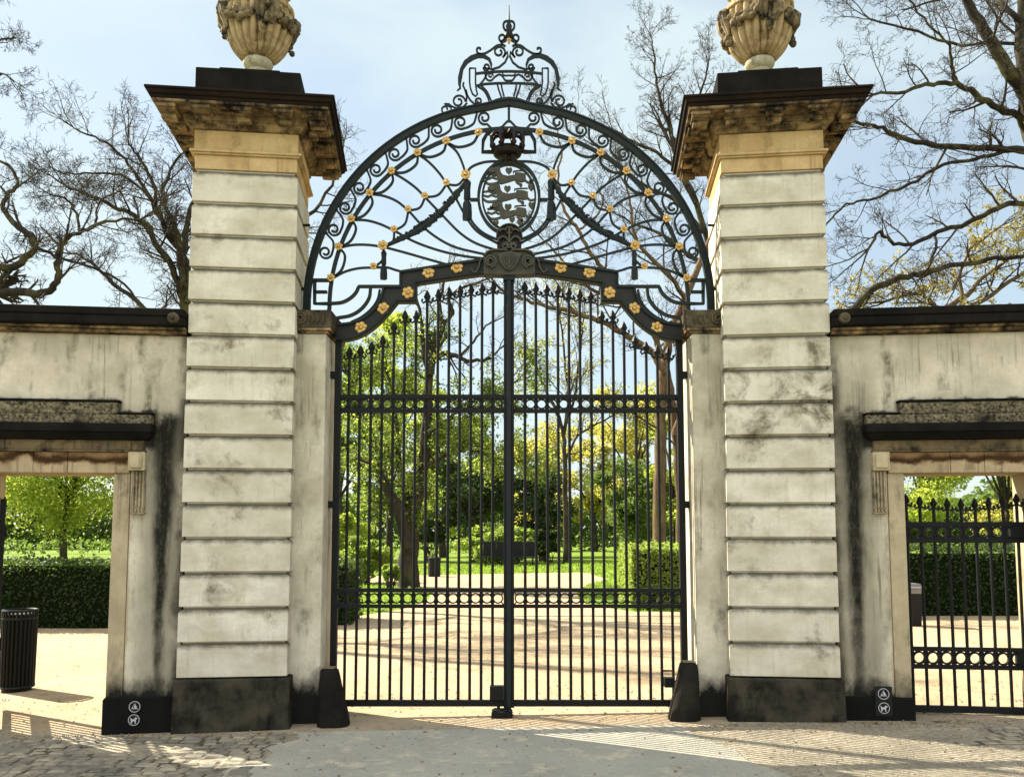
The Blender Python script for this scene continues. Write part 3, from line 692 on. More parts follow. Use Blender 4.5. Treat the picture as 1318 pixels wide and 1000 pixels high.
def heart(x, y, s_=1):
    b = MB(); L = [(0,42),(-34,6),(-38,-16),(-24,-34),(-6,-30),(0,-20),(6,-30),(24,-34),(38,-16),(34,6)]
    b.prism_xz(z2([(x+p_[0]*s_,y+p_[1]*s_) for p_ in L]), YG-.024, YG); return build('heart', b, M['relief'], sh, world=True)
for x, y, s_ in ((462,428,1),(730,410,1.05),(735,612,1.05),(470,632,1.05),(515,770,.9),(605,805,.95),(478,225,1),(332,810,.9),(730,345,.7),(285,640,.6)): heart(x, y, s_)
# ---- royal crown on the shield
b = MB(); X0, Zr = G(653,196,YG); rr_ = .125
b.lathe([(.105,Zr-.055),(rr_,Zr-.04),(rr_+.008,Zr-.02),(rr_,Zr),(rr_+.01,Zr+.01),(rr_,Zr+.02)], 24, (X0,YG-.02)); cw = build('royal_crown', b, M['crown'], ov, smooth=True, world=True)
for i in range(8):
    a = 2*PI*i/8+PI/8; b = MB()
    b.tube([(X0+rr_*math.cos(a)*f,YG-.02+rr_*math.sin(a)*f,Zr+z) for f,z in ((1.0,.01),(1.22,.06),(1.25,.11),(1.0,.155),(.55,.165),(.12,.135))], [.020,.018,.016,.018,.018,.015], 7)
    b.blob((X0+rr_*math.cos(a)*1.15,YG-.02+rr_*math.sin(a)*1.15,Zr+.03), .03, 7); build('crown_arch', b, M['crown'], cw, smooth=True, world=True)
b = MB(); b.blob((X0,YG-.02,Zr+.165), .035, 9)
for i in range(9): b.blob((X0+(i-4)*.027, YG-.02-math.sqrt(max(.0001,(rr_*1.04)**2-((i-4)*.027)**2)), Zr-.02), .010, 6)
build('crown_jewels', b, M['crown'], cw, smooth=True, world=True)
for s_ in (1,-1):
    b = MB(); b.bar(gw([(638,173),(627,173),(622,182),(621,196.5),(636,196.5)],s_), 4.2/PXM, .035, YG-.01); build('crown_bow', b, M['ironblack'], cw, world=True)
b = MB()
for s_ in (1,-1):
    q = G(655-5*s_,205,YG)
    b.tube([(q[0],YG-.05,q[1]+.05),(q[0],YG-.07,q[1]),(q[0],YG-.05,q[1]-.05)],[.012,.03,.018],7)
build('crown_drops', b, M['crown'], cw, smooth=True, world=True)
# ---- thick panelled transom with gilt flowers
def band(off):   # outline of the left half in photo pixels
    top = [(655,332),(622,334),(572,341),(514.5,350),(514.5,368.8),(493,368.8)]
    a1 = [(p_.x,p_.y) for p_ in cr([(493,368.8),(490.5,381),(483,396),(470,408),(454,415),(434,417.5)],6)]
    bot = [(p_.x,p_.y) for p_ in cr([(434,440),(452,438.5),(470,431.5),(486,420),(499,407),(508,396),(512.5,390.4)],6)]
    return top+a1[1:]+bot+[(537,390.4),(537,367.2),(575,361.3),(617.6,355.5),(655,353)]
for sg in (1,-1):
    b = MB(); b.prism_xz(gw(band(0),sg), YG-.045, YG+.045)
    tr = build('transom_band', b, M['ironband'], ov, world=True)
    b = MB()
    edge_t = [(628,336),(516.5,352.5),(516.5,371.5),(495,371.5)]+[(p_.x,p_.y) for p_ in cr([(495,371.5),(492,383),(485,398),(471,410.5),(455,417.5),(436,420)],6)][1:]
    edge_b = [(p_.x,p_.y) for p_ in cr([(434,438),(452,436.3),(469,429.5),(485,418),(498,405),(506.5,394.5),(511.5,388.2)],6)]+[(534.6,388.2),(534.6,365),(575,359),(622,352.8)]
    for e in (edge_t, edge_b): b.bar(gw(e,sg), 2.6/PXM, .03, YG-.055)
    build('edge_moulding', b, M['iron'], tr, world=True)
    for p_ in ((552,353),(588.5,346.4),(526.3,379),(494.6,399),(465.8,423.4)):
        rosette(p_, sg, 8.2/PXM, 'gilt_flower', -.055, 6, tr)
# ---- carved keystone and palmette
def z3(L): return [G(600+x/11.98, 290+y/11.98, YG) for x, y in L]
b = MB(); b.prism_xz(z3([(270,790),(270,560),(330,480),(420,440),(660,425),(900,440),(1000,480),(1060,560),(1060,790),(780,800),(560,800)]), YG-.075, YG+.05)
ky = build('keystone', b, M['relief'], ov, bevel=.008, world=True)
b = MB()
for s_ in (1,-1):
    m_ = lambda L: z3([(665+(x-665)*s_,y) for x,y in L])
    b.bar(m_(spiral(375,610,30,95,120,1.9,30)), 26/11.98/PXM, .06, YG-.085)
    b.bar(m_([(280,520),(330,460),(430,430),(560,430),(640,440)]), 26/11.98/PXM, .05, YG-.08)
    b.bar(m_([(p_.x,p_.y) for p_ in cr([(250,540),(215,600),(200,680),(150,760),(100,740),(95,700)],4)]), 20/11.98/PXM, .05, YG-.06)
build('volutes', b, M['relief'], ky, world=True)
b = MB(); 
lf = [(480,490),(560,478),(600,470),(665,455),(730,470),(770,478),(850,490),(820,560),(805,620),(770,670),(735,720),(665,755),(595,720),(560,670),(525,620),(510,560)]
b.prism_xz(z3(lf), YG-.105, YG-.07); b.bar(z3([(665,460),(665,745)]), 20/11.98/PXM, .02, YG-.11)
for s_ in (1,-1):
    for L in ([(665,720),(600,640),(560,540)],[(665,640),(620,570),(600,500)]): b.bar(z3([(665+(x-665)*s_,y) for x,y in L]), 12/11.98/PXM, .02, YG-.108)
build('acanthus_leaf', b, M['relief2'] if 'relief2' in M else M['relief'], ky, world=True)
b = MB(); b.prism_xz(z3([(665+190*math.cos(R(a)),215+175*math.sin(R(a))) for a in range(180,361,12)]+[(850,420),(480,420)]), YG-.06, YG+.04)
pm = build('palmette', b, M['crown'], ov, world=True)
b = MB()
for s_ in (1,-1):
    m_ = lambda L: z3([(665+(x-665)*s_,y) for x,y in L])
    b.bar(m_(spiral(605,370,18,58,180,1.6,22)), 22/11.98/PXM, .05, YG-.075)
    b.bar(m_([(p_.x,p_.y) for p_ in cr([(660,310),(610,240),(550,230),(495,270),(500,310)],4)]), 24/11.98/PXM, .05, YG-.072)
    b.bar(m_([(p_.x,p_.y) for p_ in cr([(660,170),(600,120),(545,120),(515,150)],4)]), 24/11.98/PXM, .05, YG-.072)
    b.bar(m_([(p_.x,p_.y) for p_ in cr([(640,180),(620,110),(640,70)],4)]), 20/11.98/PXM, .05, YG-.072)
b.bar(z3([(665,80),(665,320)]), 30/11.98/PXM, .05, YG-.078)
b.bar(z3([(p_[0],p_[1]) for p_ in arc(665,215,195,180,360,18,190)]), 16/11.98/PXM, .05, YG-.06)
build('palmette_leaves', b, M['relief'], pm, world=True)
# ---- crest on top of the arch
def z1(L): return [(530+x/5.264+3.2, y/5.264) for x, y in L]
def cbar(L, w, sg, mbx, sm=5, d=.014, dy=0):
    L = [(p_.x,p_.y) for p_ in cr(L, sm)] if sm else L
    mbx.bar(gw(z1(L), sg), [q/5.264/PXM for q in w] if isinstance(w, list) else w/5.264/PXM, d, YG+dy)
for sg in (1,-1):
    b = MB()
    cbar([(641,222),(615,205),(604,180),(612,152),(641,144)], 15, sg, b)
    cbar(spiral(598,258,13,33,40,-1.15,20)+[(585,290),(600,305),(618,318)], 14, sg, b, 0)
    build('finial_scroll', b, M['iron'], ov, world=True)
    b = MB(); cbar(spiral(575,355,13,44,290,1.35,24)+[(634,352),(634,385),(615,425),(575,458),(520,475)], 14, sg, b, 0)
    build('crest_scroll', b, M['iron'], ov, world=True)
    b = MB(); cbar([(600,306),(560,312),(525,338),(480,364),(440,367),(424,350),(428,330),(445,328),(448,340)], 14, sg, b)
    build('crest_scroll', b, M['iron'], ov, world=True)
    b = MB(); cbar([(478,452),(488,438),(506,448),(506,472),(485,480),(465,465),(470,440)][::-1] if 0 else spiral(488,455,8,26,90,1.2,14)+[(520,470),(522,440),(508,405),(470,383),(430,380),(390,395),(350,424),(322,470),(310,530),(306,575),(312,600),(290,618)], [13]*16+[16,22,32,36,38,34,26,30,20,14,8], sg, b, 0)
    build('crest_band', b, M['iron'], ov, world=True)
    b = MB(); cbar([(375,465),(415,465),(415,565),(420,610),(428,640),(415,655),(395,640),(380,600),(375,560),(375,465)], 12, sg, b, 0)
    cbar([(415,502),(480,494),(560,488),(641,486)], 15, sg, b, 0, .02); cbar([(415,585),(480,572),(560,567),(641,566)], 14, sg, b, 0, .02)
    cbar([(497,497),(470,545),(440,580)], 12, sg, b); cbar([(478,498),(492,540),(520,548),(545,525),(575,508),(598,520),(615,545),(641,550)], 12, sg, b)
    cbar(spiral(517,515,6,18,0,1,12), 10, sg, b, 0); cbar([(598,490),(602,510),(625,515),(641,512)], 10, sg, b)
    build('crest_frame', b, M['iron'], ov, world=True)
    for L in ([(432,590),(470,615),(495,655),(512,708)],[(450,580),(490,620),(510,660),(528,700)],[(562,570),(572,610),(590,660)],[(588,568),(596,610),(608,656)],[(497,712),(530,690),(580,672),(641,664)]):
        b = MB(); cbar(L, 12, sg, b); build('crest_slat', b, M['iron'], ov, world=True)
    b = MB(); cbar(spiral(300,690,14,46,250,1.3,22)+[(352,690),(356,655),(345,615),(330,580),(335,560)], 13, sg, b, 0); build('crest_scroll', b, M['iron'], ov, world=True)
    b = MB(); cbar(spiral(437,688,8,26,200,-1.3,16)+[(440,715),(405,705),(378,680),(360,650),(350,610)], 13, sg, b, 0); build('crest_scroll', b, M['iron'], ov, world=True)
    b = MB(); cbar(spiral(212,742,10,40,20,-1.1,16)+[(205,704),(235,708),(252,722),(285,735),(330,728),(358,700)], 12, sg, b, 0); build('crest_scroll', b, M['iron'], ov, world=True)
b = MB(); q0 = G(655,28,YG); q1 = G(655,7,YG); q2 = G(655,34,YG); q3 = G(655,44,YG)
b.tube([(q3[0],YG,q3[1]),(q2[0],YG,q2[1]),(q0[0],YG,q0[1]),(q1[0],YG,q1[1])],[.016,.03,.010,.004],8); build('finial_spike', b, M['iron'], ov, smooth=True, world=True)
rosette((655,55), 1, .022, 'rosette')
q3 = G(655,46,YG); b = MB(); b.blob((q3[0],YG,q3[1]), .05, 8, (.8,.6,1)); build('finial_leaf', b, M['ironblack'], ov, smooth=True, world=True)
# stays from arch to pillars
for sg in (1,-1):
    b = MB(); q = G(399,290,YG); b.tube([(sg*q[0],YG,q[1]),(sg*(q[0]-.16),YG+.02,q[1])],.012,6); build('stay', b, M['ironblack'], ov, world=True)
    b = MB(); q = G(391,372,YG); b.tube([(sg*q[0],YG,q[1]),(sg*(q[0]-.1),YG,q[1])],.014,6); build('stay', b, M['ironblack'], ov, world=True)

# ---------------------------------------------------------------- the two gate leaves
def spear(b, x, y, z, s_=1.0, sg=1):   # spear tip with two curled barbs, point at z
    b.lathe([(.010*s_,z-.085*s_),(.013*s_,z-.07*s_),(.024*s_,z-.045*s_),(.012*s_,z-.018*s_),(.002,z)], 6, (x,y))
    for q in (1,-1): b.bar([(x+q*.008,z-.075*s_),(x+q*.028*s_,z-.088*s_),(x+q*.036*s_,z-.072*s_),(x+q*.030*s_,z-.060*s_)], .012*s_, .014, y)
BX = [1.423-.0985*i for i in range(14)]
TY = [446,444,439,431,413.5,399,399,373.5,371.5,369,366.5,365,363.5,362]
GB, GBT = .095, .148
def leaf(sg, lab):
    r = thing('gate_leaf', lab, 'gate', (sg*-1.5,YG,0), 0, 'leaves of the iron double gate')
    P = lambda: MB(sg); ya, yb = YG-.022, YG+.022
    b = P(); b.box(-1.548,-1.492,YG-.03,YG+.03,.07,3.29)
    for z in (2.98,1.83): b.box(-1.60,-1.53,YG-.04,YG+.045,z-.03,z+.03)
    build('hinge_stile', b, M['ironblack'], r, world=True, bevel=.004)
    b = P(); b.box(-.046,-.001,YG-.03,YG+.03,.085,3.83); build('meeting_stile', b, M['ironblack'], r, world=True, bevel=.004)
    if sg > 0:
        b = P(); b.box(-.018,.018,YG-.052,YG-.0305,.09,3.83); b.box(-.052,.052,YG-.055,YG+.05,3.832,3.90); build('cover_strip', b, M['iron'], r, world=True, bevel=.004)
    for z0, z1, n_ in ((GB,GBT,'bottom_rail'),(.932,.962,'lower_rail'),(1.068,1.102,'lower_rail'),(2.642,2.676,'upper_rail'),(2.766,2.805,'upper_rail')):
        b = P(); b.box(-1.4922,-.0462,ya,yb,z0,z1); build(n_, b, M['ironblack'], r, world=True, bevel=.003)
    for z0, z1 in ((.962,1.068),(2.676,2.766)):
        b = P(); zc = (z0+z1)/2; rr_ = (z1-z0)/2-.005
        xs = [BX[0]+.0492]+[(p_+q_)/2 for p_, q_ in zip(BX, BX[1:])]+[BX[-1]-.047]
        for x in xs:
            rad = min(rr_,.0405); b.bar([(-x+rad*math.cos(2*PI*i/18),zc+rad*math.sin(2*PI*i/18)) for i in range(18)], .0115, .03, YG, closed=True)
            for c_, d_ in ((1,1),(1,-1),(-1,1),(-1,-1)): b.bar([(-x+c_*rad*.70,zc+d_*rad*.72),(-x+c_*.0475,zc+d_*(rr_+.006))], .010, .02, YG)
        build('ring_band', b, M['ironblack'], r, world=True)
    for x, ty in zip(BX, TY):
        zt = G(655,ty,YG)[1]; b = P(); b.tube([(-x,YG,GBT-.01),(-x,YG,zt-.07)], .0130, 8)
        ba = build('bar', b, M['ironblack'], r, smooth=True, world=True)
        b = P(); spear(b, -x, YG, zt, 1.35); build('spear_tip', b, M['ironblack'], ba, world=True)
    b = P()
    if sg > 0:
        b.box(-.165,-.0465,YG-.05,YG+.03,.149,.27); build('lock_box', b, M['ironblack'], r, world=True, bevel=.005)
        b = P(); b.tube([(-.09,YG-.01,.10),(-.09,YG-.01,.03)],.014,8); build('drop_bolt', b, M['ironblack'], r, world=True)
    else:
        b.box(-1.42,-1.34,YG-.05,YG+.03,.26,.34); b.bar([(-1.33,.40),(-1.42,.40),(-1.42,.30)], .016, .02, YG-.03); b.bar([(-1.43,.30),(-1.47,.36)], .012,.02,YG-.03)
        build('side_latch', b, M['ironblack'], r, world=True, bevel=.004)
leaf(1, 'black iron gate leaf of upright spear bars, left of the central post')
leaf(-1, 'black iron gate leaf of upright spear bars, right of the central post')
r = thing('gate_stop', 'small dark stone stop block on the ground under the meeting of the gate leaves', 'gate stop', (-.055,-.02,.02))
b = MB(); b.frustum((-.10,.09,-.08,.09),(-.092,.085,-.07,.085),-.06,.055); build('block', b, M['guardm'], r, bevel=.012)
b = MB(); b.box(-.075,.075,-.045,.055,.0552,.066); build('iron_plate', b, M['iron'], r, bevel=.003)

# ---------------------------------------------------------------- small gates in the side doorways
def ped(name, lab, origin, rz, sg, wd):
    """hung at the origin, running along local +x (times sg) for wd metres"""
    r = thing(name, lab, 'gate', origin, rz)
    P = lambda: MB(sg)
    zt = lambda x: 1.93-.055*math.sin(PI*x/wd)
    b = P(); b.box(0,.034,-.02,.02,.09,1.87); b.box(wd-.036,wd,-.02,.02,.09,1.87); build('stile', b, M['ironblack'], r, bevel=.003)
    for z0, z1, n_ in ((.10,.155,'bottom_rail'),(.455,.49,'lower_rail'),(.60,.635,'lower_rail'),(1.50,1.54,'upper_rail'),(1.635,1.675,'upper_rail')):
        b = P(); b.box(.0342,wd-.0362,-.02,.02,z0,z1); build(n_, b, M['ironblack'], r, bevel=.003)
    nb = 9; xs = [.034+(wd-.07)*(i+.5)/nb for i in range(nb)]; dx = xs[1]-xs[0]
    for z0, z1 in ((.49,.60),(1.54,1.635)):
        b = P(); zc = (z0+z1)/2; rad = min((z1-z0)/2-.004, dx/2-.008)
        for x in xs[:-1]:
            x += dx/2
            b.bar([(x+rad*math.cos(2*PI*i/16),zc+rad*math.sin(2*PI*i/16)) for i in range(16)], .014, .03, 0, closed=True)
            for c_, d_ in ((1,1),(1,-1),(-1,1),(-1,-1)): b.bar([(x+c_*rad*.70,zc+d_*rad*.72),(x+c_*dx*.46,zc+d_*(z1-z0)*.5)], .011, .02, 0)
        build('ring_band', b, M['ironblack'], r)
    for x in xs:
        b = P(); b.tube([(x,0,.15),(x,0,zt(x)-.06)], .0135, 8); ba = build('bar', b, M['ironblack'], r, smooth=True)
        b = P(); spear(b, x, 0, zt(x), 1.25); build('spear_tip', b, M['ironblack'], ba)
    b = P()
    for x in xs[:-1]:
        z = zt(x+dx/2)-.085; b = P()
        b.bar([(x+dx/2+.02*math.cos(PI*i/8),z-.018*math.sin(PI*i/8)) for i in range(9)], .009, .014, 0)
        build('link_scroll', b, M['ironblack'], r)
    for za, zb, zp in ((.4901,.5999,.634),(1.5401,1.6349,1.674)):
        b = P(); b.box(wd-.15,wd-.0365,-.035,.03,za,zb); lb_ = build('lock_box', b, M['ironblack'], r, bevel=.004)
        b = P(); b.tube([(wd-.09,0,zp),(wd-.09,0,zp+.056)],.012,8); build('knob', b, M['ironblack'], lb_)
    return r
def fw(s, t, z, sg):      # wing frame -> world
    rz = PI+sg*WA; x = sg*s
    return Vector((-sg*2.28+math.cos(rz)*x-math.sin(rz)*t, FO.y+math.sin(rz)*x+math.cos(rz)*t, z))
ped('side_gate', 'black iron side gate shut in the doorway of the right wall', fw(.978,-.33,.0,-1), PI-WA, -1, 1.065)
hp = fw(1.985,-.44,0,1); ang = math.atan2(.865,-.502)
ped('side_gate', 'black iron side gate swung open, seen edge-on in the left doorway', hp, ang, 1, 1.065)

# ---------------------------------------------------------------- round pictogram signs on the wall plinths
def pictogram(r, x0, z0, kind):
    rad = .045; u = rad; T = lambda L: [(x0+x*u, z0+z*u) for x, z in L]
    b = MB(); b.bar([(x0+rad*.93*math.cos(2*PI*i/28),z0+rad*.93*math.sin(2*PI*i/28)) for i in range(28)], .0045, .003, -.0055, closed=True); build('ring', b, M['white'], r)
    b = MB()
    if kind == 'dog':
        L = [(-.55,.10),(-.62,.38),(-.50,.40),(-.42,.16),(.05,.12),(.22,.42),(.34,.50),(.40,.40),(.62,.30),(.58,.14),(.36,.10),(.34,-.12),(.36,-.60),(.20,-.60),(.16,-.22),(-.24,-.20),(-.30,-.60),(-.48,-.60),(-.50,-.20)]
        b.prism_xz(T(L), -.007, -.004)
    else:
        b.bar(T(((0,.58),(-.52,-.38),(.50,-.38))), .005, .003, -.0055, closed=True)
        b.prism_xz(T(((.0,.40),(.12,.30),(.24,.05),(.34,-.30),(.02,-.30),(-.06,-.05))), -.007, -.004)
        b.prism_xz(T(((-.36,-.14),(-.14,-.10),(-.12,-.30),(-.38,-.30))), -.007, -.004)
    build('symbol', b, M['white'], r)
def sign(lab, sg, px, py, kinds, plate=None):
    s_, z = W(px if sg > 0 else 2*655-px, py, -.052); c = fw(s_,-.052,z,sg)
    r = thing('pictogram_sign', lab, 'sign', c, PI+sg*WA+PI)      # local -y faces the street
    b = MB()
    if plate: b.box(-.066,.066,-.004,.004,-.175,.058); build('plate', b, M['signblack'], r)
    else: b.tube([(0,.004,0),(0,-.004,0)], .050, 28); build('disc', b, M['signblack'], r)
    for i, k_ in enumerate(kinds): pictogram(r, 0, -.112*i, k_)
sign('round black sign with white triangle figure on the left wall plinth', 1, 173.5, 909, ['tri'])
sign('round black sign with white dog on the left wall plinth', 1, 172.5, 926, ['dog'])
sign('upright black plate with triangle figure over a dog on the right wall plinth', -1, 1137, 892.5, ['tri','dog'], True)
# ---------------------------------------------------------------- plants
class Leaves:
    def __init__(s): s.c = []; s.s = []
    def add(s, p, sz): s.c.append((p[0],p[1],p[2])); s.s.append(sz)
    def build(s, name, mat, parent, flat=0.0, kind=None):
        off = WORLD.get(parent.name, Vector((0,0,0))) if parent else Vector((0,0,0))
        c = np.array(s.c)-np.array(off); sz = np.array(s.s)[:,None]; n = len(c)
        a = np.random.normal(size=(n,3)); a /= np.linalg.norm(a,axis=1)[:,None]
        b = np.random.normal(size=(n,3)); b[:,2] *= 1-flat; a[:,2] *= 1-flat*.6
        a /= np.linalg.norm(a,axis=1)[:,None]
        b -= a*np.sum(a*b,axis=1)[:,None]; b /= np.linalg.norm(b,axis=1)[:,None]
        nn = np.cross(a,b)
        v = np.stack([c-a*sz*.62, c+b*sz*.34+nn*sz*.1, c+a*sz*.62, c-b*sz*.34+nn*sz*.1],1).reshape(-1,3)
        m = bpy.data.meshes.new(name); m.vertices.add(4*n); m.vertices.foreach_set('co', v.ravel())
        m.loops.add(4*n); m.loops.foreach_set('vertex_index', np.arange(4*n))
        m.polygons.add(n); m.polygons.foreach_set('loop_start', np.arange(n)*4); m.polygons.foreach_set('loop_total', np.full(n,4))
        m.update(calc_edges=True); m.materials.append(mat)
        o = bpy.data.objects.new(name, m); link(o, parent)
        if kind: o['kind'] = kind
        return o
def rv(g): return Vector((g.gauss(0,1),g.gauss(0,1),g.gauss(0,1))).normalized()
def sides(r): return 7 if r > .06 else 5 if r > .02 else 3
def grow(g, mb, p, d, L, r, lev, P, lv):
    n = P.get('seg',5); pts = [p.copy()]; d = d.normalized(); dirs = []
    for i in range(n):
        d = (d+rv(g)*P['jit']+Vector((0,0,P['up']))).normalized(); p = p+d*(L/n); pts.append(p.copy()); dirs.append(d.copy())
    rs = [r*(1-.62*i/n) for i in range(n+1)]
    mb.tube(pts, rs, sides(r), cap=False)
    if lev <= 0:
        if lv is not None:
            for _ in range(P.get('nl',0)):
                t = g.random()*n; i = min(n-1,int(t)); q = pts[i].lerp(pts[i+1], t-i)+rv(g)*P.get('lsp',.1)*g.random()
                lv.add(q, P['ls']*g.uniform(.6,1.3))
        return
    for c in range(P['nb'][lev]):
        t = (.22+.78*(c+g.random())/P['nb'][lev])*n; i = min(n-1,int(t)); q = pts[i].lerp(pts[i+1], t-i)
        ax = rv(g); side = (ax-dirs[i]*ax.dot(dirs[i])).normalized()
        a = R(g.uniform(*P['ang'])); cd = dirs[i]*math.cos(a)+side*math.sin(a)
        grow(g, mb, q, cd, L*P['ratio']*g.uniform(.7,1.15)*(1-.35*t/n), max(P['rmin'], rs[i]*P.get('rr',.55)), lev-1, P, lv)
def limbs(g, mb, tw, lv, specs, P):
    """specs: [photo points, world depth, depth drift, start radius px, end radius px, side shoots, shoot length m]"""
    for L, Y, dY, r0, r1, ns, sl in specs:
        r0 *= P.get('thin',.68); r1 *= .8
        c = cr(L, 4); n = len(c); ph = g.uniform(0,6)
        pts = []
        for i, q in enumerate(c):
            t = i/(n-1); pts.append(at(q.x, q.y, Y+dY*t+.25*math.sin(ph+4*t)))
        pts = [q if i == 0 else q+rv(g)*.035*(1 if i < n-1 else 0) for i, q in enumerate(pts)]
        k = (Y+7.5)/F
        rs = [(r0+(r1-r0)*i/(n-1))*k for i in range(n)]
        mb.tube(pts, rs, 8, cap=True)
        for _ in range(3): grow(g, tw, pts[-1], (pts[-1]-pts[-2]).normalized()+rv(g)*.35, sl*.9, max(P['rmin'],rs[-1]*.8), P['lev'], P, lv)
        ns = int(ns*1.12)
        for j in range(ns):
            t = (.12+.88*(j+g.random())/ns)*(n-1); i = min(n-2,int(t)); q = pts[i].lerp(pts[i+1], t-i); d = (pts[i+1]-pts[i]).normalized()
            ax = rv(g); ax.y *= .8; side = (ax-d*ax.dot(d)).normalized(); a = R(g.uniform(30,75))
            grow(g, tw, q, d*math.cos(a)+side*math.sin(a), sl*g.uniform(.6,1.2)*(1-.3*i/n), max(P['rmin'],min(rs[i]*.5,.035)), P['lev'], P, lv)
def tree_root(name, lab, px, Y, group=None):
    p = at(px, 700, Y); return thing(name, lab, 'tree', (p.x, Y, gz(p.x)), 0, group)
BARE = dict(jit=.22, up=.03, nb=[0,4,4,5], ratio=.66, ang=(28,70), rmin=.0046, rr=.55, lev=3, seg=5, nl=0, ls=.03)
def bare_tree(lab, px, Y, specs, P, seed, buds=None, mat='bareb', group='bare trees around the gate'):
    g = random.Random(seed); r = tree_root('bare_tree', lab, px, Y, group)
    mb, tw, lv = MB(), MB(), Leaves(); limbs(g, mb, tw, lv, specs, P)
    build('trunk', mb, M[mat], r, smooth=True, world=True); build('crown', tw, M['twig'], r, world=True)
    if lv.c: lv.build('buds', M[buds or 'bud'], r)
    return r
PB = dict(BARE, nl=2, ls=.055, lsp=.05)
PR = dict(BARE, nl=0, ls=.05, lsp=.05)
# big bare tree off to the right
bare_tree('large bare tree with heavy limbs reaching in from the right edge', 1375, 10, [
    ([(1375,742),(1370,600),(1358,450),(1350,300),(1338,200),(1322,130),(1298,90),(1268,42),(1240,-10),(1200,-90)],10,-.5,26,5,6,1.6),
    ([(1350,330),(1335,210),(1318,150),(1316,90),(1312,30),(1322,-40)],10,.6,12,7,4,1.6),
    ([(1345,230),(1318,160),(1285,140),(1255,122),(1232,107),(1200,109),(1165,117),(1125,122)],10,-1.2,8,2,9,1.3),
    ([(1232,107),(1225,88),(1222,60),(1195,30),(1170,0)],9.5,-.6,3.2,1.5,8,1.2),
    ([(1350,215),(1318,195),(1270,192),(1205,187),(1160,175),(1130,163),(1102,157)],9.7,-.9,8,2.2,9,1.2),
    ([(1292,195),(1255,204),(1215,214),(1170,237),(1120,257),(1090,264),(1064,288)],9.4,.5,4,1.6,9,1.1),
    ([(1352,270),(1318,261),(1282,268),(1245,288),(1205,300),(1165,316),(1142,307),(1132,300),(1118,320)],10,-.8,6,2,10,1.2),
    ([(1205,300),(1205,320),(1195,345)],9.6,.2,2.6,1.8,3,.9),
    ([(1318,330),(1270,335),(1225,342),(1190,352),(1160,358),(1122,374),(1098,398)],10.5,.2,4,6,7,1.0),
    ([(1318,30),(1290,5),(1260,-20)],10,.3,6,3,5,1.2),
    ([(1345,60),(1290,55),(1240,58),(1180,42),(1120,25)],10.5,.8,4,1.6,11,1.2)], PR, 21)
# nearer sunlit twigs with buds over the right wall and beside the right cap
bare_tree('budding tree with yellow green twigs above the right wall', 1122, 13, [
    ([(1122,740),(1124,600),(1134,470),(1165,425),(1205,402),(1245,380),(1270,352),(1310,325)],13,.3,11,2,9,1.3),
    ([(1205,402),(1195,385),(1180,378),(1140,388)],13,-.5,5,2,10,1.1),
    ([(1245,400),(1290,370),(1330,345),(1370,310)],13,.6,5,2,10,1.3),
    ([(1240,395),(1235,360),(1250,320),(1290,290)],13,.3,4,1.5,9,1.0)], dict(PB, nl=2, ls=.06), 5, 'bud', 'barkwarm')
# left: two bare trees over the wall
bare_tree('bare tree with twisting limbs entering from the left edge', -55, 10, [
    ([(-55,745),(-60,560),(-50,430),(-25,385)],10,0,20,12,0,1),
    ([(-45,410),(-15,384),(30,377),(58,377),(72,365),(75,345),(74,325),(85,308),(102,299),(122,290),(150,284),(180,283)],10,-1,9,1.6,12,1.0),
    ([(102,299),(98,275),(88,258),(70,252)],9.7,-.3,3,1.4,6,.8),
    ([(122,292),(125,270),(132,255),(150,248)],9.5,.3,2.6,1.2,6,.8),
    ([(-40,400),(-20,350),(20,343),(42,320),(38,302),(18,290),(6,270),(8,250),(25,238),(12,215),(-5,205)],10,.8,9,2,11,1.0),
    ([(42,320),(60,325),(85,335),(120,345),(150,360),(185,395)],10.3,.4,3.2,1.8,8,.9),
    ([(-55,440),(-70,250),(-60,120),(-40,40),(-15,-10)],10,.8,14,4,6,1.1),
    ([(-62,160),(-30,90),(0,55),(12,50)],10,.2,4,1.2,4,.7),
    ([(-62,220),(-30,140),(-5,100),(10,98)],10,-.3,4,1.2,4,.7)], BARE, 3)
bare_tree('bare many branched tree rising behind the left pillar', 246, 13, [
    ([(250,742),(248,600),(246,450),(240,390),(236,350),(238,310),(246,270),(262,215)],13,.4,13,3,8,1.2),
    ([(246,430),(234,385),(222,345),(200,315),(190,290),(165,275),(140,262),(108,250),(85,240)],13,-.8,8,1.6,16,1.15),
    ([(238,370),(231,340),(226,310),(205,280),(185,240),(160,205),(130,180),(95,165)],13,.6,6,1.4,16,1.15),
    ([(240,390),(242,340),(215,300),(202,265),(196,230),(175,200),(165,180)],13,-.4,6,1.4,14,1.1),
    ([(236,330),(225,290),(210,250),(225,210),(250,190)],13,.4,5,1.5,12,1.1),
    ([(200,260),(170,235),(140,222),(100,225),(78,222)],12.6,-.4,3,1.2,12,1.0),
    ([(246,440),(205,410),(165,380),(130,350),(105,330),(80,325)],13,.8,6,1.4,10,.9),
    ([(246,300),(275,240),(300,190),(330,150)],13.4,1,5,2,7,1.1),
    ([(246,380),(300,330),(380,290),(420,250),(440,200)],13.4,2,6,2,9,1.2)], BARE, 8)
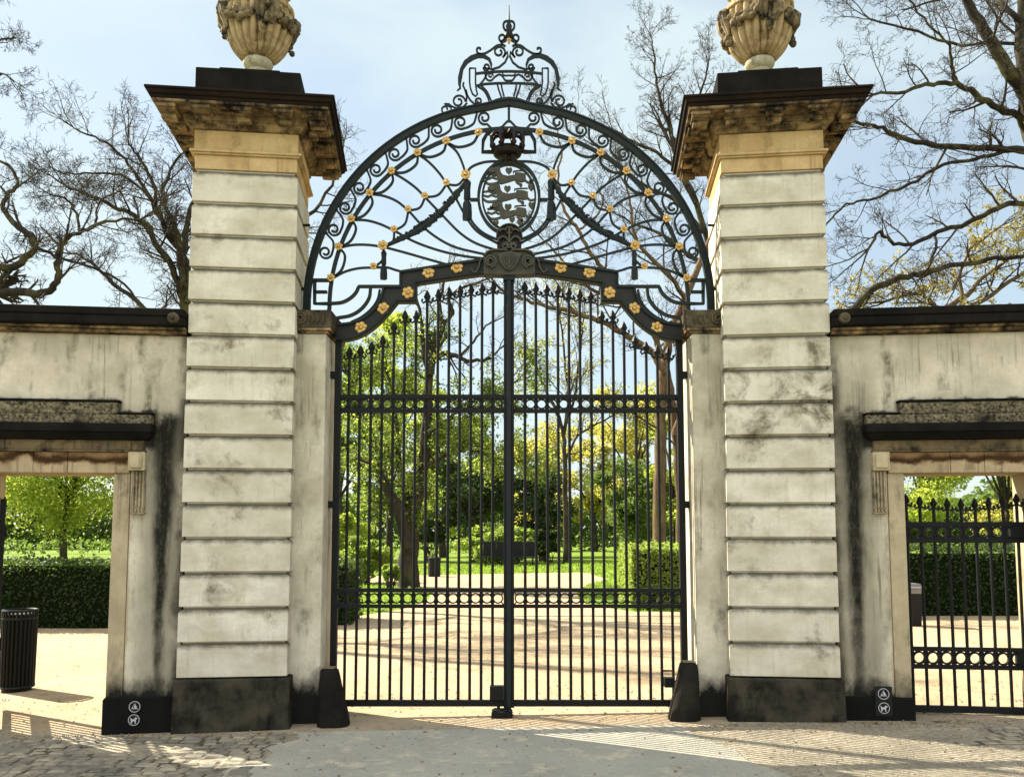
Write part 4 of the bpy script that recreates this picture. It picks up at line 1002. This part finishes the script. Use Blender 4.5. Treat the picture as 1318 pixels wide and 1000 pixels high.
# right of the gate: old double-trunked tree
bare_tree('old tree with twin brown trunks beside the right gate jamb', 857, 17.5, [
    ([(851,752),(850,690),(849,600),(851,520),(856,470),(862,430),(880,390),(905,330),(930,260)],17.5,.6,14,4,4,2.0),
    ([(878,752),(876,680),(873,600),(868,540),(860,490),(850,450),(838,425),(815,395),(795,370),(776,345),(757,322),(744,296),(731,278),(722,255),(719,225),(722,190),(716,165)],17.9,-.6,8.5,1.0,14,1.6),
    ([(856,480),(835,450),(800,428),(770,412),(735,402),(700,394),(672,385),(655,380)],17.5,-.5,7,2,12,1.4),
    ([(800,390),(775,378),(745,360),(720,330),(700,310)],17.5,.7,4,1.4,9,1.2),
    ([(862,440),(880,420),(878,380),(855,350),(830,325),(815,300),(812,270),(806,240)],17.5,-.6,6,1.6,12,1.4),
    ([(868,560),(885,520),(905,470),(930,420)],17.5,.3,7,5,3,1.4),
    ([(744,296),(762,285),(776,262),(773,245),(785,230)],17.5,.4,2.4,1.2,7,1.1)], dict(PR, rmin=.005), 12, 'bud', 'barkwarm')
bare_tree('bare tree spreading behind the right pillar', 930, 25, [
    ([(935,728),(932,600),(925,450),(915,330),(895,260),(876,215),(866,190)],25,.3,9,3.4,5,2.2),
    ([(895,262),(870,218),(845,197),(812,182),(790,168),(762,158),(735,150)],25,-.6,4.4,1,16,1.7),
    ([(876,215),(862,165),(850,130),(844,100),(842,70),(838,48)],25,.6,4.4,1,16,1.5),
    ([(866,190),(890,150),(905,110),(912,80)],25,.4,4,1,11,1.4),
    ([(905,300),(870,260),(830,240),(800,215),(770,190)],25,1,5,1.2,12,1.6),
    ([(918,350),(890,330),(850,300),(820,290),(785,270)],25,-.8,5,1.2,12,1.6),
    ([(925,420),(960,330),(985,250),(1000,180)],25,.8,8,2,6,2)], dict(BARE, rmin=.006), 31)
# thin dark tree in the lawn
bare_tree('slim dark tree standing alone in the lawn beyond the gate', 728, 33, [
    ([(728,727),(728,660),(727,600),(725,560),(716,530),(704,505),(694,480)],33,0,5.5,2,7,2.2),
    ([(725,560),(730,530),(731,500),(727,465),(724,430),(720,400)],33,.6,3.6,1.2,9,2.2),
    ([(729,545),(738,520),(742,490),(746,455),(750,420)],33,-.6,3,1.2,9,2.2),
    ([(728,590),(745,560),(770,545),(800,530)],33,.3,2.6,1.2,8,1.8)], dict(BARE, rmin=.007, nl=1, ls=.09, lsp=.12), 17, 'leafB', 'bark')
# leafy tree just inside the gate on the left
def leafy(lab, px, Y, specs, P, seed, m1, m2, wood, group='leafy trees in the park', bare=()):
    g = random.Random(seed); r = tree_root('leafy_tree', lab, px, Y, group)
    mb, tw, lv = MB(), MB(), Leaves(); limbs(g, mb, tw, lv, specs, P)
    if bare: limbs(g, mb, tw, lv, bare, dict(P, nl=0, lev=2, nb=[0,4,4,4], thin=.8))
    build('trunk', mb, M[wood], r, smooth=True, world=True); build('branches', tw, M['twig'], r, world=True)
    lb = Leaves(); half = [i for i in range(len(lv.c)) if g.random() < .35]
    hs = set(half)
    lb.c = [lv.c[i] for i in half]; lb.s = [lv.s[i] for i in half]; lv.c, lv.s = [c for i, c in enumerate(lv.c) if i not in hs], [c for i, c in enumerate(lv.s) if i not in hs]
    lv.build('crown', M[m1], r); lb.build('crown', M[m2], r); return r
PL = dict(BARE, up=.0, nb=[0,5,5,4], rmin=.006, nl=16, ratio=.62, ls=.075, lsp=.30, lev=2)
leafy('forked leafy tree with thick brown trunk, just inside the gate on the left', 525, 17.5, [
    ([(527,758),(526,720),(528,690),(533,655),(542,610),(548,570),(550,520),(553,480)],17.5,.3,21,6,7,1.5),
    ([(524,705),(514,660),(497,625),(484,598),(476,560),(462,520),(450,485)],17.5,-.6,12,2,13,1.3),
    ([(530,668),(524,640),(516,612),(512,575),(508,530),(500,485)],17.5,.6,10,2,12,1.4),
    ([(549,560),(575,540),(600,520),(628,512),(650,500)],17.5,-.5,5,1.5,9,1.5),
    ([(545,600),(580,585),(610,580),(640,590)],17.5,.6,4,1.4,10,1.5),
    ([(484,598),(460,590),(440,600),(415,590)],17.5,.6,4,1.6,9,1.5)], dict(PL,thin=.68), 14, 'leafA', 'leafD', 'bark', bare=[
    ([(553,482),(558,450),(568,420),(566,390),(572,360)],17.6,.4,8,2,7,1.0), ([(555,468),(575,455),(600,464),(628,462),(642,450)],17.6,-.4,5,1.4,7,.9),
    ([(568,420),(582,405),(578,385),(590,372),(618,364),(645,352)],17.6,.3,4,1.2,7,.9), ([(553,482),(545,440),(540,400),(530,370)],17.6,.3,5,1.6,7,.9), ([(592,460),(608,440),(626,420),(648,408)],17.4,.3,2.6,1.1,5,.8)])

def mass_tree(name, lab, px, Y, ytop, hw, ybot, mat, n, seed, trunk=True, ls=None, clumps=26, group='trees and shrubs filling the park', tr=5):
    """crown of many leaf clumps on real limbs"""
    g = random.Random(seed); k = (Y+7.5)/F; p0 = at(px, 700, Y); zb = gz(p0.x)
    r = thing(name, lab, 'tree' if trunk else 'shrub', (p0.x, Y, zb), 0, group)
    top = at(px, ytop, Y).z; bot = max(zb+.15, at(px, ybot, Y).z); w = hw*k; H = top-bot; c0 = Vector((p0.x, Y, (top+bot)/2))
    lv = Leaves(); mb = MB()
    ls = ls or max(.06, .0033*(Y+7.5)); n = int(n*2.3)
    ends = []
    for i in range(clumps):
        while True:
            u = Vector((g.uniform(-1,1),g.uniform(-1,1),g.uniform(-1,1)))
            if .25 < u.length < 1: break
        if u.z < 0: u.x *= 1.05
        c = c0+Vector((u.x*w*.86,u.y*w*.7,u.z*H*.45)); ends.append(c); rad = Vector((w*.34,w*.34,min(w*.26,H*.2)))*g.uniform(.6,1.15)
        for j in range(n//clumps):
            q = rv(g)*(g.random()**.45); lv.add((c.x+q.x*rad.x, c.y+q.y*rad.y, max(zb+.05,c.z+q.z*rad.z)), ls*g.uniform(.6,1.35))
    if trunk:
        b0 = Vector((p0.x, Y, zb-.1)); f = Vector((p0.x+g.uniform(-.1,.1)*w, Y, bot+H*.18)); mb.tube([b0, b0.lerp(f,.5)+Vector((g.uniform(-.04,.04)*w,0,0)), f],[tr*k,tr*k*.8,tr*k*.65],8)
        for e in ends[:14]: mb.tube([f, f.lerp(e,.5)+Vector((0,0,H*.06))+rv(g)*w*.06, e],[tr*k*.42,tr*k*.24,tr*k*.08],5)
        build('trunk', mb, M['bark'], r, smooth=True, world=True)
    else:
        for e in ends[:16]: mb.tube([Vector((p0.x,Y,zb-.05))+Vector((g.uniform(-.3,.3)*w,g.uniform(-.3,.3)*w,0)), e],[.03,.012],4)
        build('stems', mb, M['bark'], r, world=True)
    lv.build('crown', M[mat], r); return r
MT = mass_tree
MT('leafy_tree','bright yellow green tree on dark trunk, seen through the left doorway',83,38,450,135,690,'leafD',15000,41,tr=5,clumps=60)
MT('leafy_tree','pale leafy tree behind the left edge of the left doorway',-70,46,440,110,690,'leafD',7000,42,clumps=40)
MT('leafy_tree','leafy tree between the left doorway and left pillar, behind the wall',205,48,440,90,690,'leafD',4500,43)
MT('leafy_tree','leafy tree hidden mostly behind the left pillar',330,46,450,90,690,'leafA',3500,44)
MT('leafy_tree','green tree behind the left hinge of the gate',440,42,425,62,690,'leafA',6500,45)
MT('leafy_tree','tall green tree behind the forked trunk',500,50,385,66,690,'leafD',6500,46)
MT('leafy_tree','yellow green tree right of the forked trunk',570,46,480,55,690,'leafD',5500,47)
MT('leafy_tree','mid green tree left of the central gate post, farther back',618,40,520,46,690,'leafA',5500,48)
MT('leafy_tree','dark round tree behind the trimmed shrub and bench',610,37.5,575,58,694,'leafC',4500,49,clumps=34)
MT('leafy_tree','dark low tree right of the central gate post',698,37,600,48,694,'leafC',4500,50,clumps=34)
MT('leafy_tree','yellowish spring tree behind the slim dark tree',700,58,545,55,700,'leafB',4500,51)
MT('leafy_tree','thin yellow leaved tree right of the slim dark tree',765,54,500,50,700,'leafB',3600,52,clumps=34)
MT('leafy_tree','golden leaved tree left of the twin trunks',815,50,445,55,700,'leafB',4600,53,clumps=34)
MT('leafy_tree','green tree behind the twin trunks',868,44,500,50,705,'leafD',5000,54)
MT('leafy_tree','low dark green tree at the foot of the golden tree',815,46,590,60,700,'leafA',4500,55)
MT('leafy_tree','leafy tree hidden mostly behind the right pillar',985,44,450,80,700,'leafD',3500,56)
MT('leafy_tree','leafy tree behind the right wall beside the pillar',1090,40,470,80,700,'leafA',3500,57)
MT('leafy_tree','bright leafy tree in the left half of the right doorway',1185,30,470,85,705,'leafD',8500,58)
MT('leafy_tree','bright leafy tree in the right half of the right doorway',1290,33,455,90,705,'leafB',8500,59)
MT('leafy_tree','leafy tree beyond the right edge of the right doorway',1400,34,440,90,705,'leafD',4500,60)
MT('shrub','light green rounded shrub behind the dark bench',640,34.2,676,58,728,'hedgelit',7000,61,trunk=False,clumps=40)
MT('shrub','green shrub touching the right end of the bench',706,33.8,680,20,728,'hedge',2500,62,trunk=False,clumps=18)
MT('shrub','low green shrub left of the forked trunk',462,20,690,42,752,'hedgelit',4200,63,trunk=False,clumps=24)
MT('shrub','small leafy plant at the foot of the forked trunk',503,17,722,13,762,'hedgelit',1400,64,trunk=False,clumps=14)
MT('shrub','pale low shrub at the far left of the lawn beyond the gate',440,36,662,40,712,'leafD',3000,65,trunk=False,clumps=20)
MT('shrub','dark shrub on the far lawn edge behind the litter bin',555,38,668,22,700,'leafC',2000,66,trunk=False,clumps=14)
# far wood closing the view
g = random.Random(77); lv = Leaves()
for i in range(75000):
    x = g.uniform(-95,110); h = 5.6+2.6*mnoise.noise((x*.09,1,2))+1.2*mnoise.noise((x*.4,5,2)); lv.add((x, 78+g.uniform(-3,3)-.006*abs(x)*abs(x)*.4, g.random()**.8*max(1.2,h)-.1),   .5*g.uniform(.6,1.3))
for i in range(5000):
    x = g.uniform(-60,70); lv.add((x, 56+g.uniform(-1,1), g.random()*(.95+.35*mnoise.noise((x*.3,7,1)))), .30*g.uniform(.6,1.3))
fw_ = lv.build('far_wood', M['leafA'], None, kind='stuff'); tag(fw_, 'distant belt of low green trees along the far edge of the lawn', 'wood')

# ---- clipped hedges
def hedge(name, lab, x0, x1, y0, y1, ztop, mat, n, ls, seed, cat='hedge', rag=.05):
    g = random.Random(seed); xm = (x0+x1)/2; r = thing(name, lab, cat, (xm,(y0+y1)/2,gz(xm)), 0, 'clipped hedges behind the wall')
    lv = Leaves(); A = [(y1-y0)*(x1-x0), (x1-x0)*ztop, (x1-x0)*ztop, (y1-y0)*ztop, (y1-y0)*ztop]; T = sum(A)
    zt = lambda x,y: ztop+rag*mnoise.noise((x*1.3,y*1.3,seed))+rag*.6*mnoise.noise((x*4,y*4,seed))
    for i in range(n):
        u = g.random()*T; x = g.uniform(x0,x1); y = g.uniform(y0,y1); d = abs(g.gauss(0,.035))
        if u < A[0]: z = zt(x,y)-d+(.05 if g.random() < .12 else 0)+(g.random()*.11 if g.random() < .05 else 0)
        else:
            z = gz(x)+.02+g.random()*(zt(x,y)-gz(x)-.02)
            bul = .05*mnoise.noise((x*1.7,z*2.2,seed+3))
            if u < A[0]+A[1]: y = y0+d-bul
            elif u < A[0]+A[1]+A[2]: y = y1-d+bul
            elif u < T-A[4]: x = x0+d-bul
            else: x = x1-d+bul
        lv.add((x,y,z), ls*g.uniform(.6,1.35))
    lv.build('foliage', M[mat], r)
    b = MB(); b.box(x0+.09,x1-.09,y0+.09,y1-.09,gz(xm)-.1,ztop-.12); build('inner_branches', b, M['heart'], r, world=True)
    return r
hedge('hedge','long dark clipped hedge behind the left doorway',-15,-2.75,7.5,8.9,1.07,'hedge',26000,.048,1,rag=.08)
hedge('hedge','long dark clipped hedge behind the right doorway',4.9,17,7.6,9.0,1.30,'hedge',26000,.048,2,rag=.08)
hedge('hedge','short bright green clipped bush inside the gate on the right',2.38,4.6,9.4,11.2,1.27,'hedgelit',15000,.07,3,'bush',.10)

# ---- grass blades on the lawn
g = np.random.default_rng(5); n = 70000
y = 8.2+26*g.random(n)**1.35; x = (g.random(n)*2-1)*(y+7.5)*.68
def onpath(x, y):
    L = np.interp(y,[7.6,8.4,9.1,10.5,12.5,15,18,20,21.5,24,24.6],[-16,-16,-2.9,-2.2,-1.9,-1.95,-2.6,-4.2,-9,-20,-26]); Rr = np.interp(y,[7.6,8.4,9.1,10.5,12.5,15,18,20,21.5,24,24.6],[16,12,2.4,1.75,1.6,1.75,2.4,3.2,3.0,2.9,2.6])
    return (x > L-.02) & (x < Rr+.02) & (y < 24.65)
m_ = ~onpath(x,y); x = x[m_]; y = y[m_]; n = len(x); z = .02+.017*np.clip(x,-6,6)
h = (.035+.05*g.random(n))*(.7+.02*y); a = g.random(n)*2*PI; w = .006+.0011*y; lx = g.normal(0,.35,n)*h; ly = g.normal(0,.35,n)*h
v = np.stack([np.stack([x-np.cos(a)*w,y-np.sin(a)*w,z],1), np.stack([x+np.cos(a)*w,y+np.sin(a)*w,z],1), np.stack([x+lx,y+ly,z+h],1)],1).reshape(-1,3)
me = bpy.data.meshes.new('grass'); me.vertices.add(3*n); me.vertices.foreach_set('co', v.ravel()); me.loops.add(3*n); me.loops.foreach_set('vertex_index', np.arange(3*n))
me.polygons.add(n); me.polygons.foreach_set('loop_start', np.arange(n)*3); me.polygons.foreach_set('loop_total', np.full(n,3)); me.update(calc_edges=True)
M['blade'] = leafmat('grass_blades', (.12,.20,.02), (.17,.26,.03), .5, (.30,.42,.04)); me.materials.append(M['blade'])
go = bpy.data.objects.new('grass', me); link(go); go['kind'] = 'stuff'; tag(go, 'sunlit mown grass of the lawn beyond the gate', 'grass')

# ---- grit and leaf litter lying on the court and forecourt
def scatter(name, lab, cat, n, area, size, mat, seed, flat):
    g = random.Random(seed); mb = MB()
    for i in range(n):
        x, y = area(g); s_ = size(g); z = gz(x)+(.010 if flat else .006); a = g.uniform(0,6.28); c_, q_ = math.cos(a)*s_, math.sin(a)*s_
        if flat: mb.add([(x-c_,y-q_,z+g.random()*.006),(x+q_*.5,y-c_*.5,z+g.random()*.012),(x+c_,y+q_,z+g.random()*.006),(x-q_*.5,y+c_*.5,z)],[(0,1,2,3)])
        else:
            h = s_*g.uniform(.5,.9); mb.add([(x-c_,y-q_,z),(x+q_*.8,y-c_*.8,z),(x+c_,y+q_,z),(x-q_*.7,y+c_*.7,z),(x,y,z+h)],[(0,1,4),(1,2,4),(2,3,4),(3,0,4)])
    o = build(name, mb, mat, kind='stuff'); tag(o, lab, cat); return o
def near(g):
    if g.random() < .35: return (g.choice((-1,1))*g.uniform(1.5,5.2), -.46-abs(g.gauss(0,.12)))     # swept against the walls
    return (g.uniform(-5.5,5.5), g.uniform(-3.2,1.2))
def court(g): return (g.uniform(-9,9), g.uniform(.4,8.0))
scatter('grit', 'scattered grit and small stones on the forecourt', 'grit', 5200, lambda g: near(g) if g.random() < .75 else court(g), lambda g: g.uniform(.004,.013), M['setts'], 91, False)
k = N('dead_leaves'); ri = k.n('ShaderNodeNewGeometry').outputs['Random Per Island']; k.bsdf(k.mix(ri,(.11,.065,.028),(.24,.17,.075)), .9); M['dead'] = k.m
scatter('leaf_litter', 'small dry brown leaves blown over the ground', 'leaf litter', 1500, lambda g: near(g) if g.random() < .55 else court(g), lambda g: g.uniform(.010,.024), M['dead'], 92, True)

# ---------------------------------------------------------------- bins, bench, post
c = gpt(27, 893); bx0, by0 = c.x-.16, c.y+.2
r = thing('litter_bin', 'black slatted round litter bin standing in the left doorway', 'litter bin', (bx0,by0,gz(bx0)))
b = MB(); b.lathe([(.132,.05),(.132,.80)],24); build('liner', b, M['ironblack'], r, smooth=True)
b = MB()
for i in range(26):
    a = 2*PI*i/26; b.tube([(  .155*math.cos(a),.155*math.sin(a),.06),(.162*math.cos(a),.162*math.sin(a),.84)],[.0125,.0125],5)
build('slats', b, M['ironblack'], r)
for z in (.05,.755,.835):
    b = MB(); b.tube([(  .161*math.cos(2*PI*i/28),.161*math.sin(2*PI*i/28),z) for i in range(29)],.013,6,cap=False); build('hoop', b, M['iron'], r, smooth=True)
b = MB(); b.lathe([(.14,0),(.14,.049)],24); build('base', b, M['ironblack'], r)
c = gpt(559, 742)
r = thing('litter_bin', 'plain dark litter bin by the path beyond the gate', 'litter bin', (c.x,c.y,gz(c.x)))
b = MB(); b.lathe([(.21,.0),(.22,.06),(.225,.60),(.235,.605),(.235,.64)],20); build('body', b, M['signblack'], r, smooth=True)
b = MB(); b.lathe([(.237,.641),(.237,.665),(.17,.70),(.16,.69)],20); build('rim', b, M['ironblack'], r, smooth=True)
c = gpt(655, 727)
r = thing('park_bench', 'dark slatted park bench in front of the rounded shrub', 'bench', (.02,31.4,.02))
b = MB()
for i in range(4): b.box(-1.18+.591*i,-1.18+.591*i+.586,.16,.20,.44,1.10)
build('backrest', b, M['signblack'], r, bevel=.006)
b = MB()
for i in range(4): b.box(-1.18,1.18,-.32+.115*i,-.215+.115*i,.40,.435)
build('seat', b, M['signblack'], r, bevel=.006)
for x in (-1.05,-.35,.35,1.05):
    b = MB(); b.box(x-.03,x+.03,-.30,-.25,0,.399); b.box(x-.03,x+.03,.12,.158,0,.46); b.box(x-.03,x+.03,-.25,.12,.34,.399); build('leg', b, M['signblack'], r)
c = gpt(1172, 803)
k = N('grey_sheet_steel'); a = k.noise(k.pos(), 20, 4, .6); k.bsdf(k.mix(k.rng(a,.3,.7),(.16,.16,.15),(.10,.10,.095)), .45, metal=.3); M['steel'] = k.m
r = thing('litter_bin', 'grey lidded litter bin half hidden by the jamb of the right doorway', 'litter bin', (c.x-.10,c.y-.25,gz(c.x)))
b = MB(); b.frustum((-.11,.11,-.12,.12),(-.13,.13,-.14,.14),.0,.50); build('body', b, M['signblack'], r, bevel=.02)
b = MB(); b.box(-.135,.135,-.145,.145,.502,.60); b.frustum((-.135,.135,-.145,.145),(-.11,.11,-.12,.12),.6002,.66); build('lid', b, M['steel'], r, bevel=.012)
b = MB(); b.box(-.13,.13,-.16,-.146,.595,.61); build('rim', b, M['white'], r)

# ---------------------------------------------------------------- light, sky, camera
EL = R(38); AZ = R(58)                             # sun behind the gate, 58 degrees to the left
sd = Vector((-math.sin(AZ)*math.cos(EL), math.cos(AZ)*math.cos(EL), math.sin(EL)))
sl = bpy.data.lights.new('sun','SUN'); sl.energy = 5.0; sl.angle = R(.5); sl.color = (1,.90,.74)
so = bpy.data.objects.new('sun', sl); link(so); so.rotation_euler = sd.to_track_quat('Z','Y').to_euler()
w = bpy.data.worlds.new('World'); SC.world = w; w.use_nodes = True; t = w.node_tree; t.nodes.clear()
out = t.nodes.new('ShaderNodeOutputWorld'); bg = t.nodes.new('ShaderNodeBackground'); sky = t.nodes.new('ShaderNodeTexSky')
sky.sky_type = 'NISHITA'; sky.sun_disc = False; sky.sun_elevation = EL; sky.sun_rotation = -AZ; sky.air_density = 1.0; sky.dust_density = .6; sky.ozone_density = 1.0
tc = t.nodes.new('ShaderNodeTexCoord'); mp = t.nodes.new('ShaderNodeMapping'); mp.inputs['Scale'].default_value = (1,1,2.2); mp.inputs['Location'].default_value = (.3,.1,.2)
t.links.new(tc.outputs['Generated'], mp.inputs[0])
nz = t.nodes.new('ShaderNodeTexNoise'); t.links.new(mp.outputs[0], nz.inputs['Vector']); nz.inputs['Scale'].default_value = 2.1; nz.inputs['Detail'].default_value = 7; nz.inputs['Roughness'].default_value = .5; nz.inputs['Distortion'].default_value = .3
rg = t.nodes.new('ShaderNodeMapRange'); rg.interpolation_type = 'SMOOTHSTEP'; t.links.new(nz.outputs['Fac'], rg.inputs[0]); rg.inputs[1].default_value = .40; rg.inputs[2].default_value = .62; rg.inputs[3].default_value = .50; rg.inputs[4].default_value = .92
mx = t.nodes.new('ShaderNodeMix'); mx.data_type = 'RGBA'; t.links.new(rg.outputs[0], mx.inputs[0]); t.links.new(sky.outputs[0], mx.inputs[6]); mx.inputs[7].default_value = (4.3,5.0,5.1,1)
# cloud behind the camera brightened, an added unseen fill for the shaded facade
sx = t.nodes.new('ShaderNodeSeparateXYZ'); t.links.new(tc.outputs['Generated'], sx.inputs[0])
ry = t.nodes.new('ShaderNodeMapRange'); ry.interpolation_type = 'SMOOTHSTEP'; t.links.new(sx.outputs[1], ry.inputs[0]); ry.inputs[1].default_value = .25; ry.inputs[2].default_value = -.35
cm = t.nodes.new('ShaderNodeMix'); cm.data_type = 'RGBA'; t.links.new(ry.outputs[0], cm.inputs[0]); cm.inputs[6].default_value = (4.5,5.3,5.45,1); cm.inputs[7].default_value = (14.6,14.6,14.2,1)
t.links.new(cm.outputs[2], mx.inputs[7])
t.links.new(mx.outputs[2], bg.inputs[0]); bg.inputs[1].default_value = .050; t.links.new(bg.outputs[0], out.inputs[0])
cam = bpy.data.cameras.new('camera'); co_ = bpy.data.objects.new('camera', cam); link(co_); co_.location = CAM; co_.rotation_euler = (PI/2+TH,0,0)
cam.sensor_fit = 'HORIZONTAL'; cam.sensor_width = 36; cam.lens = 36*F/1318; cam.shift_x = (659-CX)/1318; cam.shift_y = (CY-500)/1318; cam.clip_end = 5000; cam.clip_start = .05
SC.camera = co_
SC.render.engine = 'CYCLES'; SC.cycles.max_bounces = 8; SC.cycles.diffuse_bounces = 4; SC.cycles.transmission_bounces = 4; SC.cycles.use_denoising = True
SC.view_settings.view_transform = 'Standard'; SC.view_settings.look = 'None'; SC.view_settings.exposure = 1.85; SC.view_settings.gamma = 1; SC.view_settings.use_curve_mapping = False
